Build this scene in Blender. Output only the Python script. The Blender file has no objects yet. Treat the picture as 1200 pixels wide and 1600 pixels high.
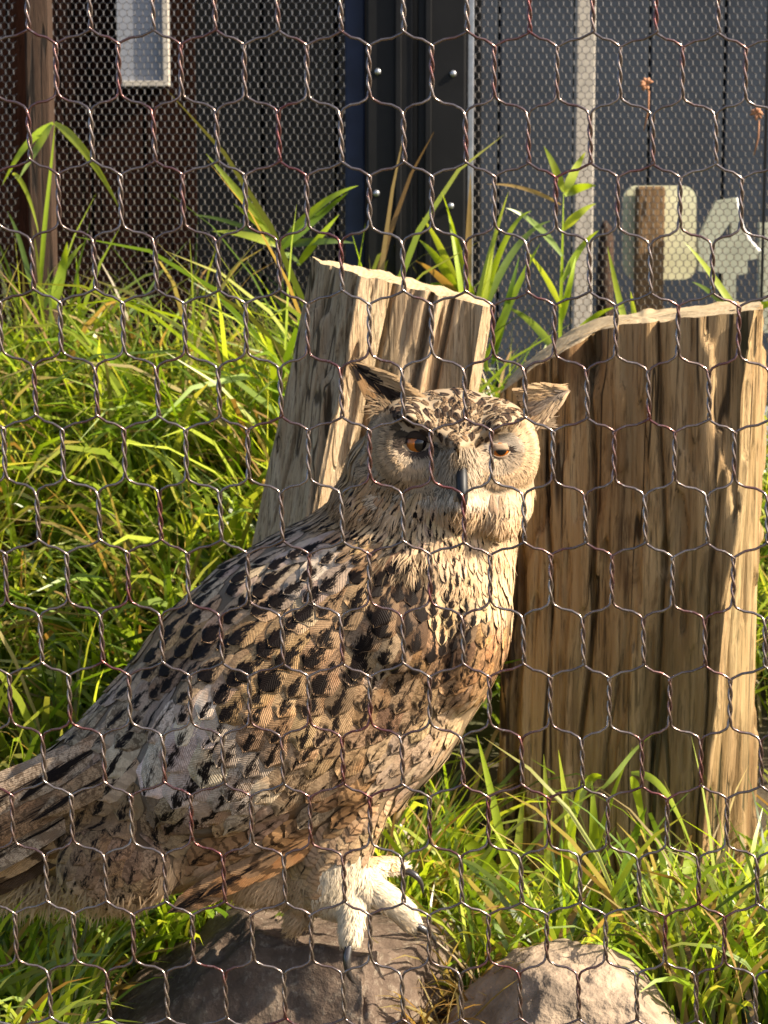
import bpy, bmesh, math, random
import numpy as np
from mathutils import Vector, Matrix, noise
from mathutils.bvhtree import BVHTree

random.seed(7)
rng = np.random.default_rng(7)
S = bpy.context.scene
C = S.collection
R = math.radians

# ------------------------------------------------------------------ camera, light, exposure
F, TH, CZ = 3403.0, R(8.5), 1.0
cs, sn = math.cos(TH), math.sin(TH)
cd = bpy.data.cameras.new('camera')
cam = bpy.data.objects.new('camera', cd); C.objects.link(cam)
cam.location = (0, 0, CZ); cam.rotation_euler = (R(90) - TH, 0, 0)
cd.sensor_fit = 'HORIZONTAL'; cd.sensor_width = 36; cd.lens = 36 * F / 1200
cd.clip_start = 0.05; cd.clip_end = 500
cd.dof.use_dof = True; cd.dof.focus_distance = 2.12; cd.dof.aperture_fstop = 24
S.camera = cam
W_ = bpy.data.worlds.new('World'); S.world = W_; W_.use_nodes = True
SUN_EL, SUN_AZ = R(37), R(77)          # azimuth counted from the camera side towards +X
sky = W_.node_tree.nodes.new('ShaderNodeTexSky'); sky.sky_type = 'NISHITA'; sky.sun_disc = False
sd = Vector((math.sin(SUN_AZ) * math.cos(SUN_EL), -math.cos(SUN_AZ) * math.cos(SUN_EL), math.sin(SUN_EL)))
sky.sun_elevation = SUN_EL; sky.sun_rotation = math.atan2(sd.x, sd.y)
sky.dust_density = 2.5; sky.ozone_density = .3; sky.air_density = .8
bg = W_.node_tree.nodes['Background']; bg.inputs[1].default_value = 0.095
W_.node_tree.links.new(sky.outputs[0], bg.inputs[0])
sl = bpy.data.lights.new('sun', 'SUN'); sl.energy = 5.0; sl.angle = R(0.5); sl.color = (1, .87, .68)
so = bpy.data.objects.new('sun', sl); C.objects.link(so); so.location = sd * 8
so.rotation_euler = (-sd).to_track_quat('-Z', 'Y').to_euler()
S.view_settings.view_transform = 'Standard'; S.view_settings.look = 'None'
S.view_settings.exposure = 1.42; S.view_settings.gamma = 1; S.view_settings.use_curve_mapping = False
S.cycles.use_denoising = True
S.cycles.max_bounces = 6; S.cycles.transparent_max_bounces = 4; S.cycles.caustics_reflective = False; S.cycles.caustics_refractive = False

# ------------------------------------------------------------------ helpers
def W(px, py, Y):
    """point on the world plane y=Y seen at photo position px,py"""
    tx, ty = (px - 600) / F, (800 - py) / F
    k = Y / (cs + ty * sn)
    return Vector((k * tx, Y, CZ + k * (-sn + ty * cs)))
def proj(p):
    z = p[2] - CZ; d = p[1] * cs - z * sn; u = p[1] * sn + z * cs
    return 600 + F * p[0] / d, 800 - F * u / d
def col3(*c): return (c[0], c[1], c[2], 1)
def tag(o, label=None, cat=None, group=None, kind=None):
    if label: o['label'] = label
    if cat: o['category'] = cat
    if group: o['group'] = group
    if kind: o['kind'] = kind
    return o
def empty(name, loc, label, cat, group=None):
    o = bpy.data.objects.new(name, None); C.objects.link(o); o.location = loc; o.empty_display_size = .05
    return tag(o, label, cat, group)
def mesh(name, V, Fc, mat, parent=None, smooth=True, origin=None, attrs=None, uv=None):
    """V world coordinates; the origin goes to `origin` (or the parent's world place)"""
    V = np.asarray(V, dtype=np.float64).reshape(-1, 3)
    po = np.array(world_of(parent)) if parent else np.zeros(3)
    og = np.array(origin) if origin is not None else po
    me = bpy.data.meshes.new(name)
    Vl = V - og
    if isinstance(Fc, np.ndarray):
        n, k = Fc.shape
        me.vertices.add(len(Vl)); me.vertices.foreach_set('co', Vl.astype(np.float32).ravel())
        me.loops.add(n * k); me.loops.foreach_set('vertex_index', Fc.astype(np.int32).ravel())
        me.polygons.add(n); me.polygons.foreach_set('loop_start', np.arange(0, n * k, k, dtype=np.int32))
        me.update(calc_edges=True)
    else:
        me.from_pydata([tuple(v) for v in Vl], [], Fc)
    me.polygons.foreach_set('use_smooth', np.full(len(me.polygons), smooth))
    if uv is not None:
        l = me.uv_layers.new(name='UVMap')
        vi = np.empty(len(me.loops), dtype=np.int32); me.loops.foreach_get('vertex_index', vi)
        l.data.foreach_set('uv', np.asarray(uv, dtype=np.float32)[vi].ravel())
    for k_, a in (attrs or {}).items():
        at = me.color_attributes.new(k_, 'FLOAT_COLOR', 'POINT')
        at.data.foreach_set('color', np.asarray(a, dtype=np.float32).ravel())
    me.validate(); me.update()
    if isinstance(mat, (list, tuple)):
        for m in mat: me.materials.append(m)
    elif mat: me.materials.append(mat)
    o = bpy.data.objects.new(name, me); C.objects.link(o)
    if parent: o.parent = parent
    o.location = tuple(og - po)
    return o
def world_of(o):
    p = Vector(o.location)
    while o.parent: o = o.parent; p = p + o.location
    return p
class MB:
    def __init__(s): s.v = []; s.f = []
    def add(s, v, f):
        b = len(s.v); s.v += [tuple(x) for x in v]; s.f += [tuple(i + b for i in q) for q in f]
    def box(s, c, d, rot=None, bev=0.0):
        bm = bmesh.new(); bmesh.ops.create_cube(bm, size=1)
        for v in bm.verts: v.co = Vector((v.co.x * d[0], v.co.y * d[1], v.co.z * d[2]))
        if bev: bmesh.ops.bevel(bm, geom=bm.edges[:], offset=bev, segments=2, affect='EDGES', profile=.6)
        m = Matrix.Translation(c) @ (rot.to_4x4() if rot else Matrix())
        bm.transform(m); bm.verts.index_update()
        s.add([v.co[:] for v in bm.verts], [[v.index for v in f.verts] for f in bm.faces]); bm.free()
    def tube(s, pts, r, n=6, cap=True):
        pts = [Vector(p) for p in pts]; m = len(pts)
        rs = r if hasattr(r, '__len__') else [r] * m
        up = Vector((0, 1, 0)); vs = []
        for i, p in enumerate(pts):
            t = (pts[min(i + 1, m - 1)] - pts[max(i - 1, 0)]).normalized()
            a = t.cross(up)
            if a.length < .1: a = t.cross(Vector((1, 0, 0)))
            a.normalize(); b = t.cross(a)
            for k in range(n):
                q = 2 * math.pi * k / n
                vs.append(p + (a * math.cos(q) + b * math.sin(q)) * rs[i])
        fs = [(i * n + k, i * n + (k + 1) % n, (i + 1) * n + (k + 1) % n, (i + 1) * n + k) for i in range(m - 1) for k in range(n)]
        if cap: fs += [tuple(range(n))[::-1], tuple((m - 1) * n + k for k in range(n))]
        s.add(vs, fs)
    def prism(s, poly, dirv):
        n = len(poly); a = [Vector(p) for p in poly]; b = [p + Vector(dirv) for p in a]
        s.add(a + b, [tuple(range(n)), tuple(range(2 * n - 1, n - 1, -1))] + [(i, (i + 1) % n + 0, (i + 1) % n + n, i + n)[::-1] for i in range(n)])
    def build(s, name, mat, parent=None, smooth=False, origin=None):
        return mesh(name, s.v, s.f, mat, parent, smooth, origin)

class NT:
    def __init__(s, name):
        s.m = bpy.data.materials.new(name); s.m.use_nodes = True; s.t = s.m.node_tree
        s.t.nodes.clear(); s.out = s.n('ShaderNodeOutputMaterial')
    def n(s, ty, **kw):
        nd = s.t.nodes.new(ty)
        for k, v in kw.items(): setattr(nd, k, v)
        return nd
    def l(s, a, b): s.t.links.new(a, b)
    def setin(s, sock, v):
        if isinstance(v, bpy.types.NodeSocket): s.l(v, sock)
        elif v is not None: sock.default_value = v
    def math(s, op, a, b=None, c=None, clamp=False):
        nd = s.n('ShaderNodeMath', operation=op, use_clamp=clamp)
        s.setin(nd.inputs[0], a); s.setin(nd.inputs[1], b); s.setin(nd.inputs[2], c)
        return nd.outputs[0]
    def vmul(s, v, x):
        nd = s.n('ShaderNodeVectorMath', operation='MULTIPLY'); s.l(v, nd.inputs[0]); s.setin(nd.inputs[1], x); return nd.outputs[0]
    def noise(s, vec, scale=5, detail=4, rough=.55, dist=0, w=None):
        nd = s.n('ShaderNodeTexNoise', noise_dimensions='4D' if w is not None else '3D')
        if vec: s.l(vec, nd.inputs['Vector'])
        if w is not None: s.setin(nd.inputs['W'], w)
        nd.inputs['Scale'].default_value = scale; nd.inputs['Detail'].default_value = detail
        nd.inputs['Roughness'].default_value = rough; nd.inputs['Distortion'].default_value = dist
        return nd.outputs['Fac']
    def ramp(s, fac, stops):
        nd = s.n('ShaderNodeValToRGB'); s.l(fac, nd.inputs[0]); e = nd.color_ramp.elements
        while len(e) < len(stops): e.new(.5)
        for i, (p, c) in enumerate(stops):
            e[i].position = p; e[i].color = c if len(c) == 4 else (*c, 1)
        return nd.outputs[0]
    def mr(s, v, a, b, c=0, d=1):
        nd = s.n('ShaderNodeMapRange', clamp=True, interpolation_type='SMOOTHSTEP'); s.l(v, nd.inputs[0])
        for i, x in zip((1, 2, 3, 4), (a, b, c, d)): s.setin(nd.inputs[i], x)
        return nd.outputs[0]
    def mix(s, fac, a, b, mode='MIX'):
        nd = s.n('ShaderNodeMix', data_type='RGBA', blend_type=mode)
        s.setin(nd.inputs[0], fac); s.setin(nd.inputs[6], a); s.setin(nd.inputs[7], b); return nd.outputs[2]
    def bump(s, h, strength=.5, dist=.002):
        nd = s.n('ShaderNodeBump'); s.l(h, nd.inputs['Height']); nd.inputs['Strength'].default_value = strength
        nd.inputs['Distance'].default_value = dist; return nd.outputs[0]
    def bsdf(s, color, rough=.7, metal=0, normal=None, spec=None, **kw):
        nd = s.n('ShaderNodeBsdfPrincipled')
        s.setin(nd.inputs['Base Color'], color); s.setin(nd.inputs['Roughness'], rough); nd.inputs['Metallic'].default_value = metal
        if normal: s.l(normal, nd.inputs['Normal'])
        if spec is not None: nd.inputs['Specular IOR Level'].default_value = spec
        for k, v in kw.items(): s.setin(nd.inputs[k], v)
        return nd.outputs[0]
    def done(s, sh): s.l(sh, s.out.inputs[0]); return s.m
    def obj(s): return s.n('ShaderNodeTexCoord').outputs['Object']
    def pos(s): return s.n('ShaderNodeNewGeometry').outputs['Position']
    def attr(s, name): return s.n('ShaderNodeAttribute', attribute_name=name)

def simple(name, c, rough=.7, metal=0, var=.25, scale=30, bump=.2, bd=.001, spec=None):
    t = NT(name); p = t.pos(); n1 = t.noise(p, scale, 5)
    a = tuple(x * (1 - var) for x in c) + (1,); b = tuple(min(1, x * (1 + var)) for x in c) + (1,)
    cc = t.ramp(n1, [(.3, a), (.7, b)])
    return t.done(t.bsdf(cc, rough, metal, t.bump(t.noise(p, scale * 4, 4), bump, bd), spec))

# ------------------------------------------------------------------ materials
def wood_mat(name, dark, mid, light, stain, axis=(70, 70, 3.2), stain_amt=.5, spec=.25):
    t = NT(name); p = t.obj()
    v = t.vmul(p, axis); g = t.noise(v, 1.0, 7, .62, .4)
    v2 = t.vmul(p, (axis[0] * 6, axis[1] * 6, axis[2] * 4.5)); g2 = t.noise(v2, 1.0, 5, .68, .5)
    base = t.ramp(g, [(.2, tuple(.5 * a + .5 * b for a, b in zip(dark, mid))), (.42, mid), (.64, light), (.82, mid)])
    patch = t.noise(t.vmul(p, (9, 9, 2.4)), 1.0, 4, .6, .6)
    c = t.mix(t.mr(patch, .5, .72, 0, stain_amt), base, col3(*stain))
    fine = t.mr(g2, .3, .45, .45, 1)
    c = t.mix(t.mr(g2, .34, .52, .75, 0), c, col3(*[x * .45 for x in dark]))
    ck = t.noise(t.vmul(p, (axis[0] * .55, axis[1] * .55, axis[2] * .45)), 1.0, 2, .5, .3)
    ckm = t.mr(t.math('ABSOLUTE', t.math('SUBTRACT', ck, .5)), .018, .006); ckg = t.noise(t.vmul(p, (12, 12, 3)), 1.0, 2); ckm = t.math('MULTIPLY', ckm, t.mr(ckg, .38, .5))
    c = t.mix(t.math('MULTIPLY', ckm, .9), c, col3(*[x * .25 for x in dark]))
    st2 = t.noise(t.vmul(p, (13, 13, 3.5)), 1.0, 5, .7, 1.2); c = t.mix(t.mr(st2, .56, .64, 0, stain_amt * .6), c, col3(*[x * .7 for x in stain]))
    gr = t.noise(t.vmul(p, (6, 6, 1.2)), 1, 3); c = t.mix(t.mr(gr, .4, .75, 0, .35 if mid[0] > .1 else 0), c, col3(.13, .13, .05))
    h = t.math('SUBTRACT', t.math('ADD', t.math('MULTIPLY', g, 1.0), t.math('MULTIPLY', g2, .8)), t.math('MULTIPLY', ckm, 1.0))
    return t.done(t.bsdf(c, .82, 0, t.bump(h, .8, .006), spec))
M = {}
M['wood'] = wood_mat('weathered_wood', (.055, .026, .010), (.28, .17, .075), (.44, .30, .155), (.10, .040, .012), (34, 34, 2.2), .8)
M['wood_pale'] = wood_mat('pale_split_wood', (.20, .12, .06), (.41, .285, .165), (.52, .39, .25), (.33, .18, .07), axis=(55, 55, 2.4), stain_amt=.5)
def endgrain():
    t = NT('cut_end_wood'); p = t.obj()
    r = t.n('ShaderNodeTexWave', wave_type='RINGS', rings_direction='Z'); t.l(p, r.inputs[0])
    r.inputs['Scale'].default_value = 45; r.inputs['Distortion'].default_value = 2.5; r.inputs['Detail'].default_value = 3
    c = t.ramp(r.outputs['Fac'], [(.2, (.36, .27, .16)), (.8, (.43, .34, .21))])
    n = t.noise(p, 60, 5); c = t.mix(t.mr(n, .4, .7, 0, .5), c, col3(.25, .17, .08))
    return t.done(t.bsdf(c, .85, 0, t.bump(n, .8, .003), .2))
M['end'] = endgrain()
def rock_mat():
    t = NT('basalt_rock'); p = t.obj()
    n = t.noise(p, 14, 8, .65, .3); n2 = t.noise(p, 90, 5, .7)
    c = t.ramp(n, [(.3, (.065, .046, .034)), (.55, (.125, .09, .068)), (.72, (.23, .175, .125))])
    c = t.mix(t.mr(n2, .5, .75, 0, .5), c, col3(.36, .31, .24))
    v = t.n('ShaderNodeTexVoronoi', feature='DISTANCE_TO_EDGE'); t.l(p, v.inputs[0]); v.inputs['Scale'].default_value = 9
    h = t.math('ADD', t.math('MULTIPLY', n2, .5), n)
    return t.done(t.bsdf(c, .92, 0, t.bump(h, 1.0, .008), .1))
M['rock'] = rock_mat()
M['rock_sunlit'] = simple('sunlit_tone_rock', (.24, .18, .125), .9, 0, .45, 22, 1.0, .006)  # lighter rock tone, sunlight on the right rock put into the colour
def soil():
    t = NT('soil_ground'); p = t.pos(); n = t.noise(p, 25, 8, .7)
    c = t.ramp(n, [(.3, (.03, .022, .014)), (.7, (.10, .075, .04))])
    g = t.noise(p, 5, 3); c = t.mix(t.mr(g, .45, .7, 0, .6), c, col3(.05, .065, .02))
    return t.done(t.bsdf(c, .95, 0, t.bump(n, 1, .01)))
M['soil'] = soil()
def grass_mat(name, tr=.52):
    t = NT(name); a = t.attr('Col').outputs[0]; p = t.pos(); n = t.noise(p, 120, 3)
    c = t.mix(t.mr(n, .3, .7, 0, .35), a, t.mix(1, a, col3(.75, .8, .5), 'MULTIPLY'))
    b = t.bsdf(c, .34, 0, None, .6)
    tl = t.n('ShaderNodeBsdfTranslucent'); t.l(t.mix(1, c, col3(1.35, 1.25, .6), 'MULTIPLY'), tl.inputs[0])
    mx = t.n('ShaderNodeMixShader'); mx.inputs[0].default_value = tr; t.l(b, mx.inputs[1]); t.l(tl.outputs[0], mx.inputs[2])
    return t.done(mx.outputs[0])
M['grass'] = grass_mat('grass_blades')
def wire_mat():
    t = NT('red_fringed_wire'); p = t.pos()
    n = t.noise(p, 22, 3); n2 = t.noise(p, 400, 3)
    c = t.ramp(n, [(.35, (.25, .205, .18)), (.52, (.19, .14, .12)), (.68, (.18, .065, .06))])  # maroon stop paints red lens fringing into the wire colour
    c = t.mix(t.mr(n2, .55, .75, 0, .5), c, col3(.5, .46, .42))
    return t.done(t.bsdf(c, .20, .88, t.bump(n2, .25, .0004), .6))
M['wire'] = wire_mat()
M['netting'] = simple('galvanised_netting', (.24, .20, .165), .13, .95, .3, 60, .1)
M['black_metal'] = simple('black_painted_metal', (.006, .006, .0065), .5, .0, .3, 15, .15, spec=.2)
M['blue_black'] = simple('dark_blue_post', (.012, .018, .042), .5, 0, .3, 18, .3, spec=.25)
M['screw'] = simple('steel_screw', (.35, .36, .38), .35, .8, .2, 80, .1)
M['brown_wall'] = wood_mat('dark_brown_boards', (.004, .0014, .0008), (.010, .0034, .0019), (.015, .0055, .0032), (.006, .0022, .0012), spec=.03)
M['wall_and_shade_black'] = simple('black_backing_and_shade', (.0045, .005, .006), .9, 0, .4, 8, .3, spec=.1)  # black backing; also paints the shaded interior of the shed
M['brown_post'] = wood_mat('brown_post_wood', (.022, .012, .007), (.045, .024, .014), (.07, .04, .025), (.03, .015, .01))
M['far_grey'] = simple('blue_grey_cladding', (.032, .040, .053), .8, 0, .3, 3, .2, spec=.15)
M['far_ground'] = simple('pale_concrete', (.16, .18, .2), .85, 0, .2, 12, .4)
M['white_wood'] = simple('bleached_timber', (.42, .38, .32), .8, 0, .2, 40, .4)
M['cream'] = simple('cream_board', (.66, .64, .42), .6, 0, .12, 25, .2)
M['khaki'] = simple('grey_green_board', (.36, .37, .28), .6, 0, .15, 30, .2)
M['sunlit_edge'] = simple('painted_sunlit_edge', (.75, .75, .75), .6, 0, .06, 30, .1)  # white stands in for sunlight on the cut edge
M['stake'] = wood_mat('brown_stake_wood', (.08, .045, .02), (.17, .10, .045), (.28, .17, .08), (.1, .05, .02))
M['pane'] = simple('dusty_window_pane', (.24, .25, .28), .35, 0, .1, 6, .1)
M['dry'] = simple('dry_brown_flower', (.35, .16, .08), .8, 0, .3, 60, .4)

# ------------------------------------------------------------------ ground
def gz(x, y):
    t = min(max((y - 2.95) / .85, 0), 1); t = t * t * (3 - 2 * t)
    b = .50 if x < .1 else .50 - .12 * min(1, (x - .1) / .3)
    z = b * t
    if y > 4.02: z = b + min(0, (4.02 - y) * .2)
    z += .03 * noise.noise((x * 3, y * 3, 0)) + .012 * noise.noise((x * 11, y * 11, 4))
    if y < 2.95: z += .03 * max(0, (2.95 - y))* (-1)
    return max(z, -.3)
xs = np.concatenate([np.linspace(-40, -1.6, 14), np.linspace(-1.5, 1.5, 80), np.linspace(1.6, 40, 14)])
ys = np.concatenate([np.linspace(-20, 1.2, 10), np.linspace(1.3, 4.6, 90), np.linspace(4.8, 60, 18)])
V = [(x, y, gz(x, y)) for y in ys for x in xs]; nx = len(xs)
Fc = [(j * nx + i, j * nx + i + 1, (j + 1) * nx + i + 1, (j + 1) * nx + i) for j in range(len(ys) - 1) for i in range(nx - 1)]
g = mesh('ground', V, Fc, M['soil']); tag(g, kind='structure')

# ------------------------------------------------------------------ background behind the inner netting
YM = 4.0
def strip(px0, px1, Y, z0, z1, thick, bev=.002):
    a, b = (px0 - 600) * Y / F, (px1 - 600) * Y / F
    return ((a + b) / 2, Y + thick / 2, (z0 + z1) / 2), (b - a, thick, z1 - z0)
# brown boarded shed on the left
sh = empty('shed', (-.9, 4.75, .2), 'dark brown boarded shed with a pale high window behind the left netting', 'shed')
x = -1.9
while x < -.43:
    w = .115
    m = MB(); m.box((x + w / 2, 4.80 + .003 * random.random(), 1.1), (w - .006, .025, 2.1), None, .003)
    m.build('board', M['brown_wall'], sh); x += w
m = MB(); m.box((-.99, 4.845, 1.1), (2.16, .03, 2.08)); m.build('wall', M['wall_and_shade_black'], sh)
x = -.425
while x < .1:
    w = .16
    m = MB(); m.box((x + w / 2, 4.81, 1.1), (w - .008, .02, 2.1), None, .003); m.build('interior_shade_board', M['wall_and_shade_black'], sh); x += w  # near-black boards stand in for the shaded interior
wx0, wx1 = W(188, 60, 4.74).x, W(262, 60, 4.74).x; wz = W(200, 134, 4.74).z
wn = MB(); wn.box(((wx0 + wx1) / 2 - .005, 4.775, wz + .22), (wx1 - wx0 + .01, .02, .44)); 
wo = wn.build('window', M['pane'], sh)
fr = MB()
fr.box((wx1 - .006, 4.760, wz + .22), (.014, .02, .44), None, .002); fr.box(((wx0 + wx1) / 2 - .004, 4.760, wz + .005), (wx1 - wx0 - .008, .02, .012), None, .002)
fr.build('frame', M['white_wood'], wo)
# posts
def post(name, px0, px1, Y, mat, label, cat, th=.06, z1=2.2):
    e = empty(name, W((px0 + px1) / 2, 800, Y) * 1.0, label, cat); e.location.z = .42
    m = MB(); c, d = strip(px0, px1, Y, .40, z1, th); m.box(c, d, None, .004); m.build('shaft', mat, e); return e
brown = post('wooden_post', 50, 86, 3.93, M['brown_post'], 'brown upright wooden post at the far left of the fine netting', 'post')
bluep = post('metal_post', 540, 571, 3.95, M['blue_black'], 'narrow dark blue post beside the wide black double post', 'post', .03)
bp = post('metal_post', 573, 645, 3.93, M['black_metal'], 'wide black metal post directly right of the dark blue post', 'post')
bp2 = post('metal_post', 652, 726, 3.93, M['black_metal'], 'black metal post with bright screws next to the pale netting edge', 'post')
for e, lst in ((bp, ((590, 112), (588, 302))), (bp2, ((708, 115), (704, 322)))):
    for (a, b) in lst:
        m = MB(); p = W(a, b, 3.927); m.tube([p + Vector((0, .004, 0)), p, p - Vector((0, .0025, 0))], [.0062, .0062, .0035], 10); m.build('screw', M['screw'], e, True)
# ridge profile running down each black post
for e, px in ((bp, 622), (bp2, 668)):
    m = MB(); c, d = strip(px - 5, px + 5, 3.922, .41, 2.19, .006); m.box(c, d, None, .002); m.build('rib', M['black_metal'], e)
# fine netting
def netting(name, px0, px1, z0, z1, label, Y=YM, w=.0142, rp=.0116, rad=.00072):
    e = empty(name, ((px0 + px1 - 1200) / 2 * Y / F, Y, z0), label, 'netting')
    x0, x1 = (px0 - 600) * Y / F, (px1 - 600) * Y / F
    nc, nr = int((x1 - x0) / w), int((z1 - z0) / rp)
    vs = []; fs = []
    def edge(a, b, r=rad):
        t = (b - a); t /= np.linalg.norm(t); s1 = np.cross(t, (0, 1, 0)); s2 = np.array((0, 1, 0))
        k = len(vs)
        for p in (a, b):
            for q in (0, 2.094, 4.189): vs.append(p + (s1 * math.cos(q) + s2 * math.sin(q)) * r)
        for i in range(3): fs.append((k + i, k + (i + 1) % 3, k + 3 + (i + 1) % 3, k + 3 + i))
    for r in range(nr):
        for c in range(nc):
            o = .5 * (r % 2); x = x0 + (c + o) * w; z = z0 + r * rp
            x += .0012 * math.sin(z * 9 + x * 5); yy = Y + .004 * math.sin(x * 7 + z * 4)
            T = np.array((x, yy, z + rp * .32)); B = np.array((x + .0004, yy - .0004, z - rp * .32))
            edge(T, B, rad * 1.9)
            edge(T, np.array((x + w * .5, yy, z + rp * .68))); edge(T, np.array((x - w * .5, yy, z + rp * .68)))
    n = mesh('netting', np.array(vs), np.array(fs, dtype=np.int32), M['netting'], e); tag(n, kind='stuff')
    return e
nl = netting('netting_panel', 86, 546, .45, 1.36, 'fine hexagonal netting stretched over the dark brown shed wall')
netting('netting_panel', -60, 48, .45, 1.36, 'narrow piece of fine netting left of the brown wooden post', w=.0142)
nr_ = netting('netting_panel', 728, 1290, .42, 1.36, 'fine netting in front of the blue grey yard with the cream signs')
m = MB(); c, d = strip(728, 738, 3.985, .42, 2.2, .012); m.box(c, d, None, .002); m.build('edge_strip', M['screw'], nr_)
m = MB(); c, d = strip(1186, 1190, 3.99, .42, 2.2, .004); m.box(c, d); m.build('joint_wire', M['black_metal'], nr_)
# grey yard wall
yw = empty('yard_wall', (.9, 6.2, .3), 'blue grey clad wall standing behind the fine netting on the right', 'wall')
x = -.1
while x < 2.6:
    w = .21
    m = MB(); m.box((x + w / 2, 6.2 + .004 * random.random(), 1.25), (w - .008, .03, 2.3), None, .003); m.build('panel', M['far_grey'], yw); x += w
m = MB(); m.box((1.2, 6.24, 1.25), (2.9, .03, 2.32)); m.build('backing', M['wall_and_shade_black'], yw)
m = MB(); m.box((.9, 5.5, .36), (1.8, 1.2, .06), None, .01); yg = m.build('path', M['far_ground'], None, origin=(.9, 5.5, .33)); tag(yg, kind='structure')
pp = empty('timber_post', (W(908, 500, 5.2).x, 5.2, .38), 'slim bleached timber post standing behind the netting left of the cream sign', 'post')
m = MB(); c, d = strip(894, 924, 5.2, .39, 2.3, .04); m.box(c, d, None, .004); m.build('shaft', M['white_wood'], pp)
# cream rounded sign on stake
def rrect(px0, py0, px1, py1, r, Y, n=6):
    out = []
    for cx, cy, a0 in ((px1 - r, py0 + r, -90), (px1 - r, py1 - r, 0), (px0 + r, py1 - r, 90), (px0 + r, py0 + r, 180)):
        for k in range(n + 1):
            a = R(a0 + 90 * k / n); out.append(W(cx + r * math.cos(a), cy + r * math.sin(a), Y))
    return out
s1 = empty('sign', (W(1015, 400, 4.5).x, 4.5, .36), 'cream rounded board with a brown stake up its middle, beyond the netting', 'sign')
m = MB(); m.prism(rrect(974, 290, 1088, 437, 22, 4.50), (0, .02, 0)); m.build('board', M['cream'], s1)
m = MB(); c, d = strip(991, 1035, 4.46, .38, W(1000, 291, 4.46).z, .036); m.box(c, d, None, .006); m.build('stake', M['stake'], s1)
s2 = empty('sign', (W(1140, 450, 4.42).x, 4.42, .36), 'grey green cut out figure 4 with a painted on sunlit edge, beyond the netting', 'sign')
outl = [(1119, 314), (1150, 309), (1155, 340), (1168, 372), (1186, 394), (1184, 404), (1168, 407), (1168, 428), (1150, 430), (1150, 520), (1129, 520), (1130, 427), (1092, 424), (1091, 372)]
hole = [(1142, 346), (1143, 372), (1124, 372)]
def poly_hole(outer, holes, Y, th):
    bm = bmesh.new()
    def loop(pts):
        vs = [bm.verts.new(W(a, b, Y)) for a, b in pts]; return [bm.edges.new((vs[i], vs[(i + 1) % len(vs)])) for i in range(len(vs))]
    es = loop(outer)
    for h in holes: es += loop(h)
    bmesh.ops.triangle_fill(bm, use_beauty=True, edges=es)
    r = bmesh.ops.extrude_face_region(bm, geom=bm.faces[:]); 
    for v in [q for q in r['geom'] if isinstance(q, bmesh.types.BMVert)]: v.co.y += th
    bmesh.ops.recalc_face_normals(bm, faces=bm.faces[:]); bm.verts.index_update()
    o = ([v.co[:] for v in bm.verts], [[v.index for v in f.verts] for f in bm.faces]); bm.free(); return o
v, f = poly_hole(outl, [hole], 4.42, .022); mesh('figure', v, f, M['khaki'], s2, False)
m = MB(); m.tube([W(a, b, 4.428) for a, b in ((1150, 309), (1153, 335), (1160, 357), (1172, 378), (1186, 393))], .0045, 6); m.build('edge', M['sunlit_edge'], s2)  # white strip painted on as the sunlit edge of the figure
m = MB(); m.prism([W(a, b, 4.62) for a, b in ((1187, 348), (1215, 348), (1215, 520), (1187, 520))], (0, .03, 0)); o = m.build('sign_board', M['khaki'], None, origin=W(1200, 520, 4.62)); tag(o, 'grey green upright board cut off at the right edge of the photo', 'board')
# short weathered pegs beside the sign
for i, (pa, pb, pt, lab) in enumerate(((932, 958, 345, 'short pinkish brown peg standing left of the cream sign'),)):
    e = empty('peg', W((pa + pb) / 2, 500, 4.7), lab, 'peg'); m = MB()
    cx = (pa + pb) / 2; m.tube([W(cx, 560, 4.7), W(cx, 440, 4.7), W(cx + 2, 375, 4.7), W(cx + 2, 355, 4.7), W(cx, pt, 4.7)], [.018, .019, .016, .012, .004], 8); m.build('stick', M['brown_post'], e, True)
# dried flowers caught in netting
for (px, py, s, lab) in ((1010, 132, 1.0, 'dry orange brown flower head caught in the netting above the cream sign'), (1182, 178, .9, 'dry pale seed head caught in the netting at the right edge')):
    e = empty('dried_flower', W(px, py + 60 * s, 3.97), lab, 'dried flower'); m = MB()
    m.tube([W(px - 4, py + 72 * s, 3.97), W(px + 3, py + 40 * s, 3.965), W(px + 4, py + 10, 3.96)], [.0012, .0018, .0014], 5); m.build('stem', M['dry'], e, True)
    for k in range(9):
        a = random.uniform(0, 6.28); q = W(px, py, 3.955); t = Vector((math.cos(a), random.uniform(-.5, .5), math.sin(a))) * .013 * s
        m = MB(); m.tube([q, q + t * .6 + Vector((0, 0, .002)), q + t], [.0012, .0038, .0006], 5); m.build('petal', M['dry'], e, True)

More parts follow.
